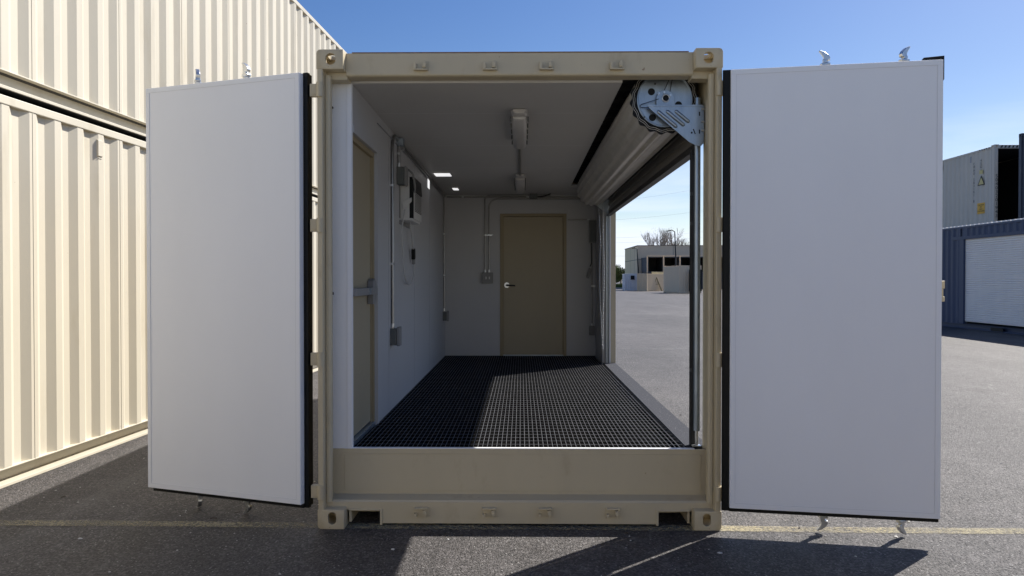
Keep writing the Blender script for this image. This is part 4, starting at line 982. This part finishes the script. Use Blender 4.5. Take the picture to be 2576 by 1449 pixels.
# lamp posts
def lamp(label, x, y, h, arm):
    t = thing('street_lamp', label, 'street lamp', (x, y, 0), 0, 'lamp posts in the distant yard')
    MB().tube([(x + .15, y, 0), (x + .05, y, h * .5), (x - .12, y, h)], [.13, .11, .07], 8).build('pole', M['lamp'], t, smooth=60)
    MB().tube([(x - .12, y, h), (x - .5, y, h + .22), (x - arm * .55, y, h + .18)], .06, 8).build('arm', M['lamp'], t)
    MB().prism([(x - arm * .5, h + .24), (x - arm * .5, h + .10), (x - arm, h + .02), (x - arm, h + .10)], 'y', y - .15, y + .15).build('lamp_head', M['lamp'], t)
    MB().tube([(x + .15, y, 0), (x + .15, y, .7)], .28, 12).build('footing', M['concrete'], t)
lamp('taller dark lamp post in front of the beige building', 20.75, 95.0, 7.9, 1.3)
lamp('shorter dark lamp post at left corner of the beige building', 18.45, 112.5, 6.3, .95)
# bare trees behind
def bare_tree(label, x, y, h, spread, seed):
    rnd = random.Random(seed); t = thing('bare_tree', label, 'tree', (x, y, 0), 0, 'bare trees behind the beige building')
    tr = MB(); tr.tube([(x, y, 0), (x + .1, y, h * .35), (x - .05, y, h * .5)], [.32, .24, .18], 8); tr.build('trunk', M['bark'], t)
    cr_ = MB()
    def br(p, d, l, r, dep):
        q = p + d * l; cr_.tube([p, (p + q) / 2 + Vector((rnd.uniform(-.06, .06), rnd.uniform(-.06, .06), 0)) * l, q], [r, r * .8, r * .6], 4 if dep > 1 else 3, cap=False)
        if dep >= 4: return
        for k in range(3):
            dd = (d + Vector((rnd.uniform(-1, 1) * spread, rnd.uniform(-1, 1) * spread, rnd.uniform(-.1, .6)))).normalized()
            br(p + d * l * rnd.uniform(.55, 1), dd, l * rnd.uniform(.6, .8), max(r * .62, .014), dep + 1)
    for k in range(6):
        a = k * 1.05 + rnd.random(); br(Vector((x, y, h * (.3 + .04 * k))), Vector((math.cos(a) * .5, math.sin(a) * .5, 1)).normalized(), h * .22, .13, 0)
    for k in range(350):
        a = rnd.uniform(0, 6.283); rr = rnd.uniform(.5, 1) * h * .26; zz = h * rnd.uniform(.45, 1.0)
        p = Vector((x + math.cos(a) * rr * math.sin(max(.2, (1.12 - zz / h)) * 2), y + math.sin(a) * rr, zz)); s_ = rnd.uniform(.03, .08)
        cr_.add([p, p + Vector((s_, 0, s_)), p + Vector((0, s_, s_ * 1.5))], [(0, 1, 2)])
    cr_.build('crown', M['bark'], t)
bare_tree('bare tree behind the building, left one with thin twigs', 28.4, 150, 12.2, .55, 3)
bare_tree('bare tree behind the building, middle and fullest one', 31.0, 152, 12.4, .55, 5)
bare_tree('bare tree behind the building, right one and lowest', 33.6, 154, 11.0, .6, 9)
def bush(label, x, y, rx, h, seed, mm):
    rnd = random.Random(seed); t = thing('leafy_tree', label, 'tree', (x, y, 0), 0, 'leafy trees at the far edge of the yard')
    MB().tube([(x, y, 0), (x, y, h * .5)], [.2, .12], 6).build('trunk', M['bark'], t)
    c = MB(); cl_ = [(rnd.uniform(-.7, .7) * rx, rnd.uniform(-1, 1), h * rnd.uniform(.3, .8), rnd.uniform(.25, .5) * rx) for _ in range(9)]
    for (a, b_, z_, r_) in cl_:
        for k in range(260):
            u = Vector((rnd.gauss(0, 1), rnd.gauss(0, 1), rnd.gauss(0, .8))).normalized() * r_ * rnd.uniform(.55, 1.05); p = Vector((x + a, y + b_, z_)) + u
            if p.z < .1: continue
            s_ = rnd.uniform(.07, .18); v1 = Vector((rnd.uniform(-1, 1), rnd.uniform(-1, 1), rnd.uniform(-1, 1))).normalized() * s_; v2 = Vector((rnd.uniform(-1, 1), rnd.uniform(-1, 1), rnd.uniform(-1, 1))).normalized() * s_
            c.add([p - v1, p + v2, p + v1, p - v2], [(0, 1, 2, 3)])
    c.build('crown', mm, t)
bush('green bushy tree at far left beside the white tank', 20.3, 146, 1.9, 4.6, 1, M['leaf'])
bush('olive bushy tree at far left behind the green one', 18.6, 149, 2.2, 4.4, 2, M['leafdry'])
bush('low green bush at the far left edge of the grass', 21.6, 152, 2.0, 4.9, 4, M['leaf'])
bush('dark green bush beyond the far kerb nearest the opening edge', 16.9, 147, 2.0, 4.0, 6, M['leaf'])
gs = MB().add([(-60, 118, .03), (21.5, 118, .03), (21.5, 160, .03), (-60, 160, .03)], [(0, 1, 2, 3)])
tag(gs.build('grass_bank', M['grass']), kind='structure')
gg = MB(); rnd = random.Random(11)
for k in range(5000):
    x = rnd.uniform(10, 21.4); y = rnd.uniform(118, 146); h = rnd.uniform(.2, .8); a = rnd.uniform(-.3, .3)
    gg.add([(x - .06, y, .02), (x + .06, y, .02), (x + a, y, h)], [(0, 1, 2)])
tag(gg.build('grass', M['grass']), 'bright green grass at the far edge of the yard', kind='stuff')
kb = MB().box(-60, 21.5, 117.7, 118.0, 0, .15); tag(kb.build('kerb', M['concrete']), kind='structure')
# overhead wires
for i, (xa, za, xb, zb) in enumerate(((10, 23.0, 60, 29.5), (10, 18.4, 60, 22.6), (10, 13.8, 60, 16.2), (10, 12.4, 60, 14.6), (10, 8.7, 60, 10.4))):
    pts = [(xa + (xb - xa) * t, 210, za + (zb - za) * t - 1.2 * (1 - (2 * t - 1) ** 2)) for t in [k / 12 for k in range(13)]]
    wq = MB().tube(pts, .02, 4).build('power_line', M['wire'])
    tag(wq, ('highest', 'second highest', 'third highest', 'fourth highest', 'lowest')[i] + ' of the thin overhead wires across the far sky', 'wire', 'overhead wires in the far sky')

# ------------------------------------------------------------------ unseen container row added behind the camera, bounces sunlight onto the shaded fronts
for i, x in enumerate((-13.2, -.6, 12.0)):
    container('shipping_container', '%s added cream container behind the camera, bouncing sunlight' % ('first', 'second', 'third')[i], (x + 12.2, -8.5, 0), R(90), L=12.192, m_=M['cream'], group='unseen cream containers added for bounce light')
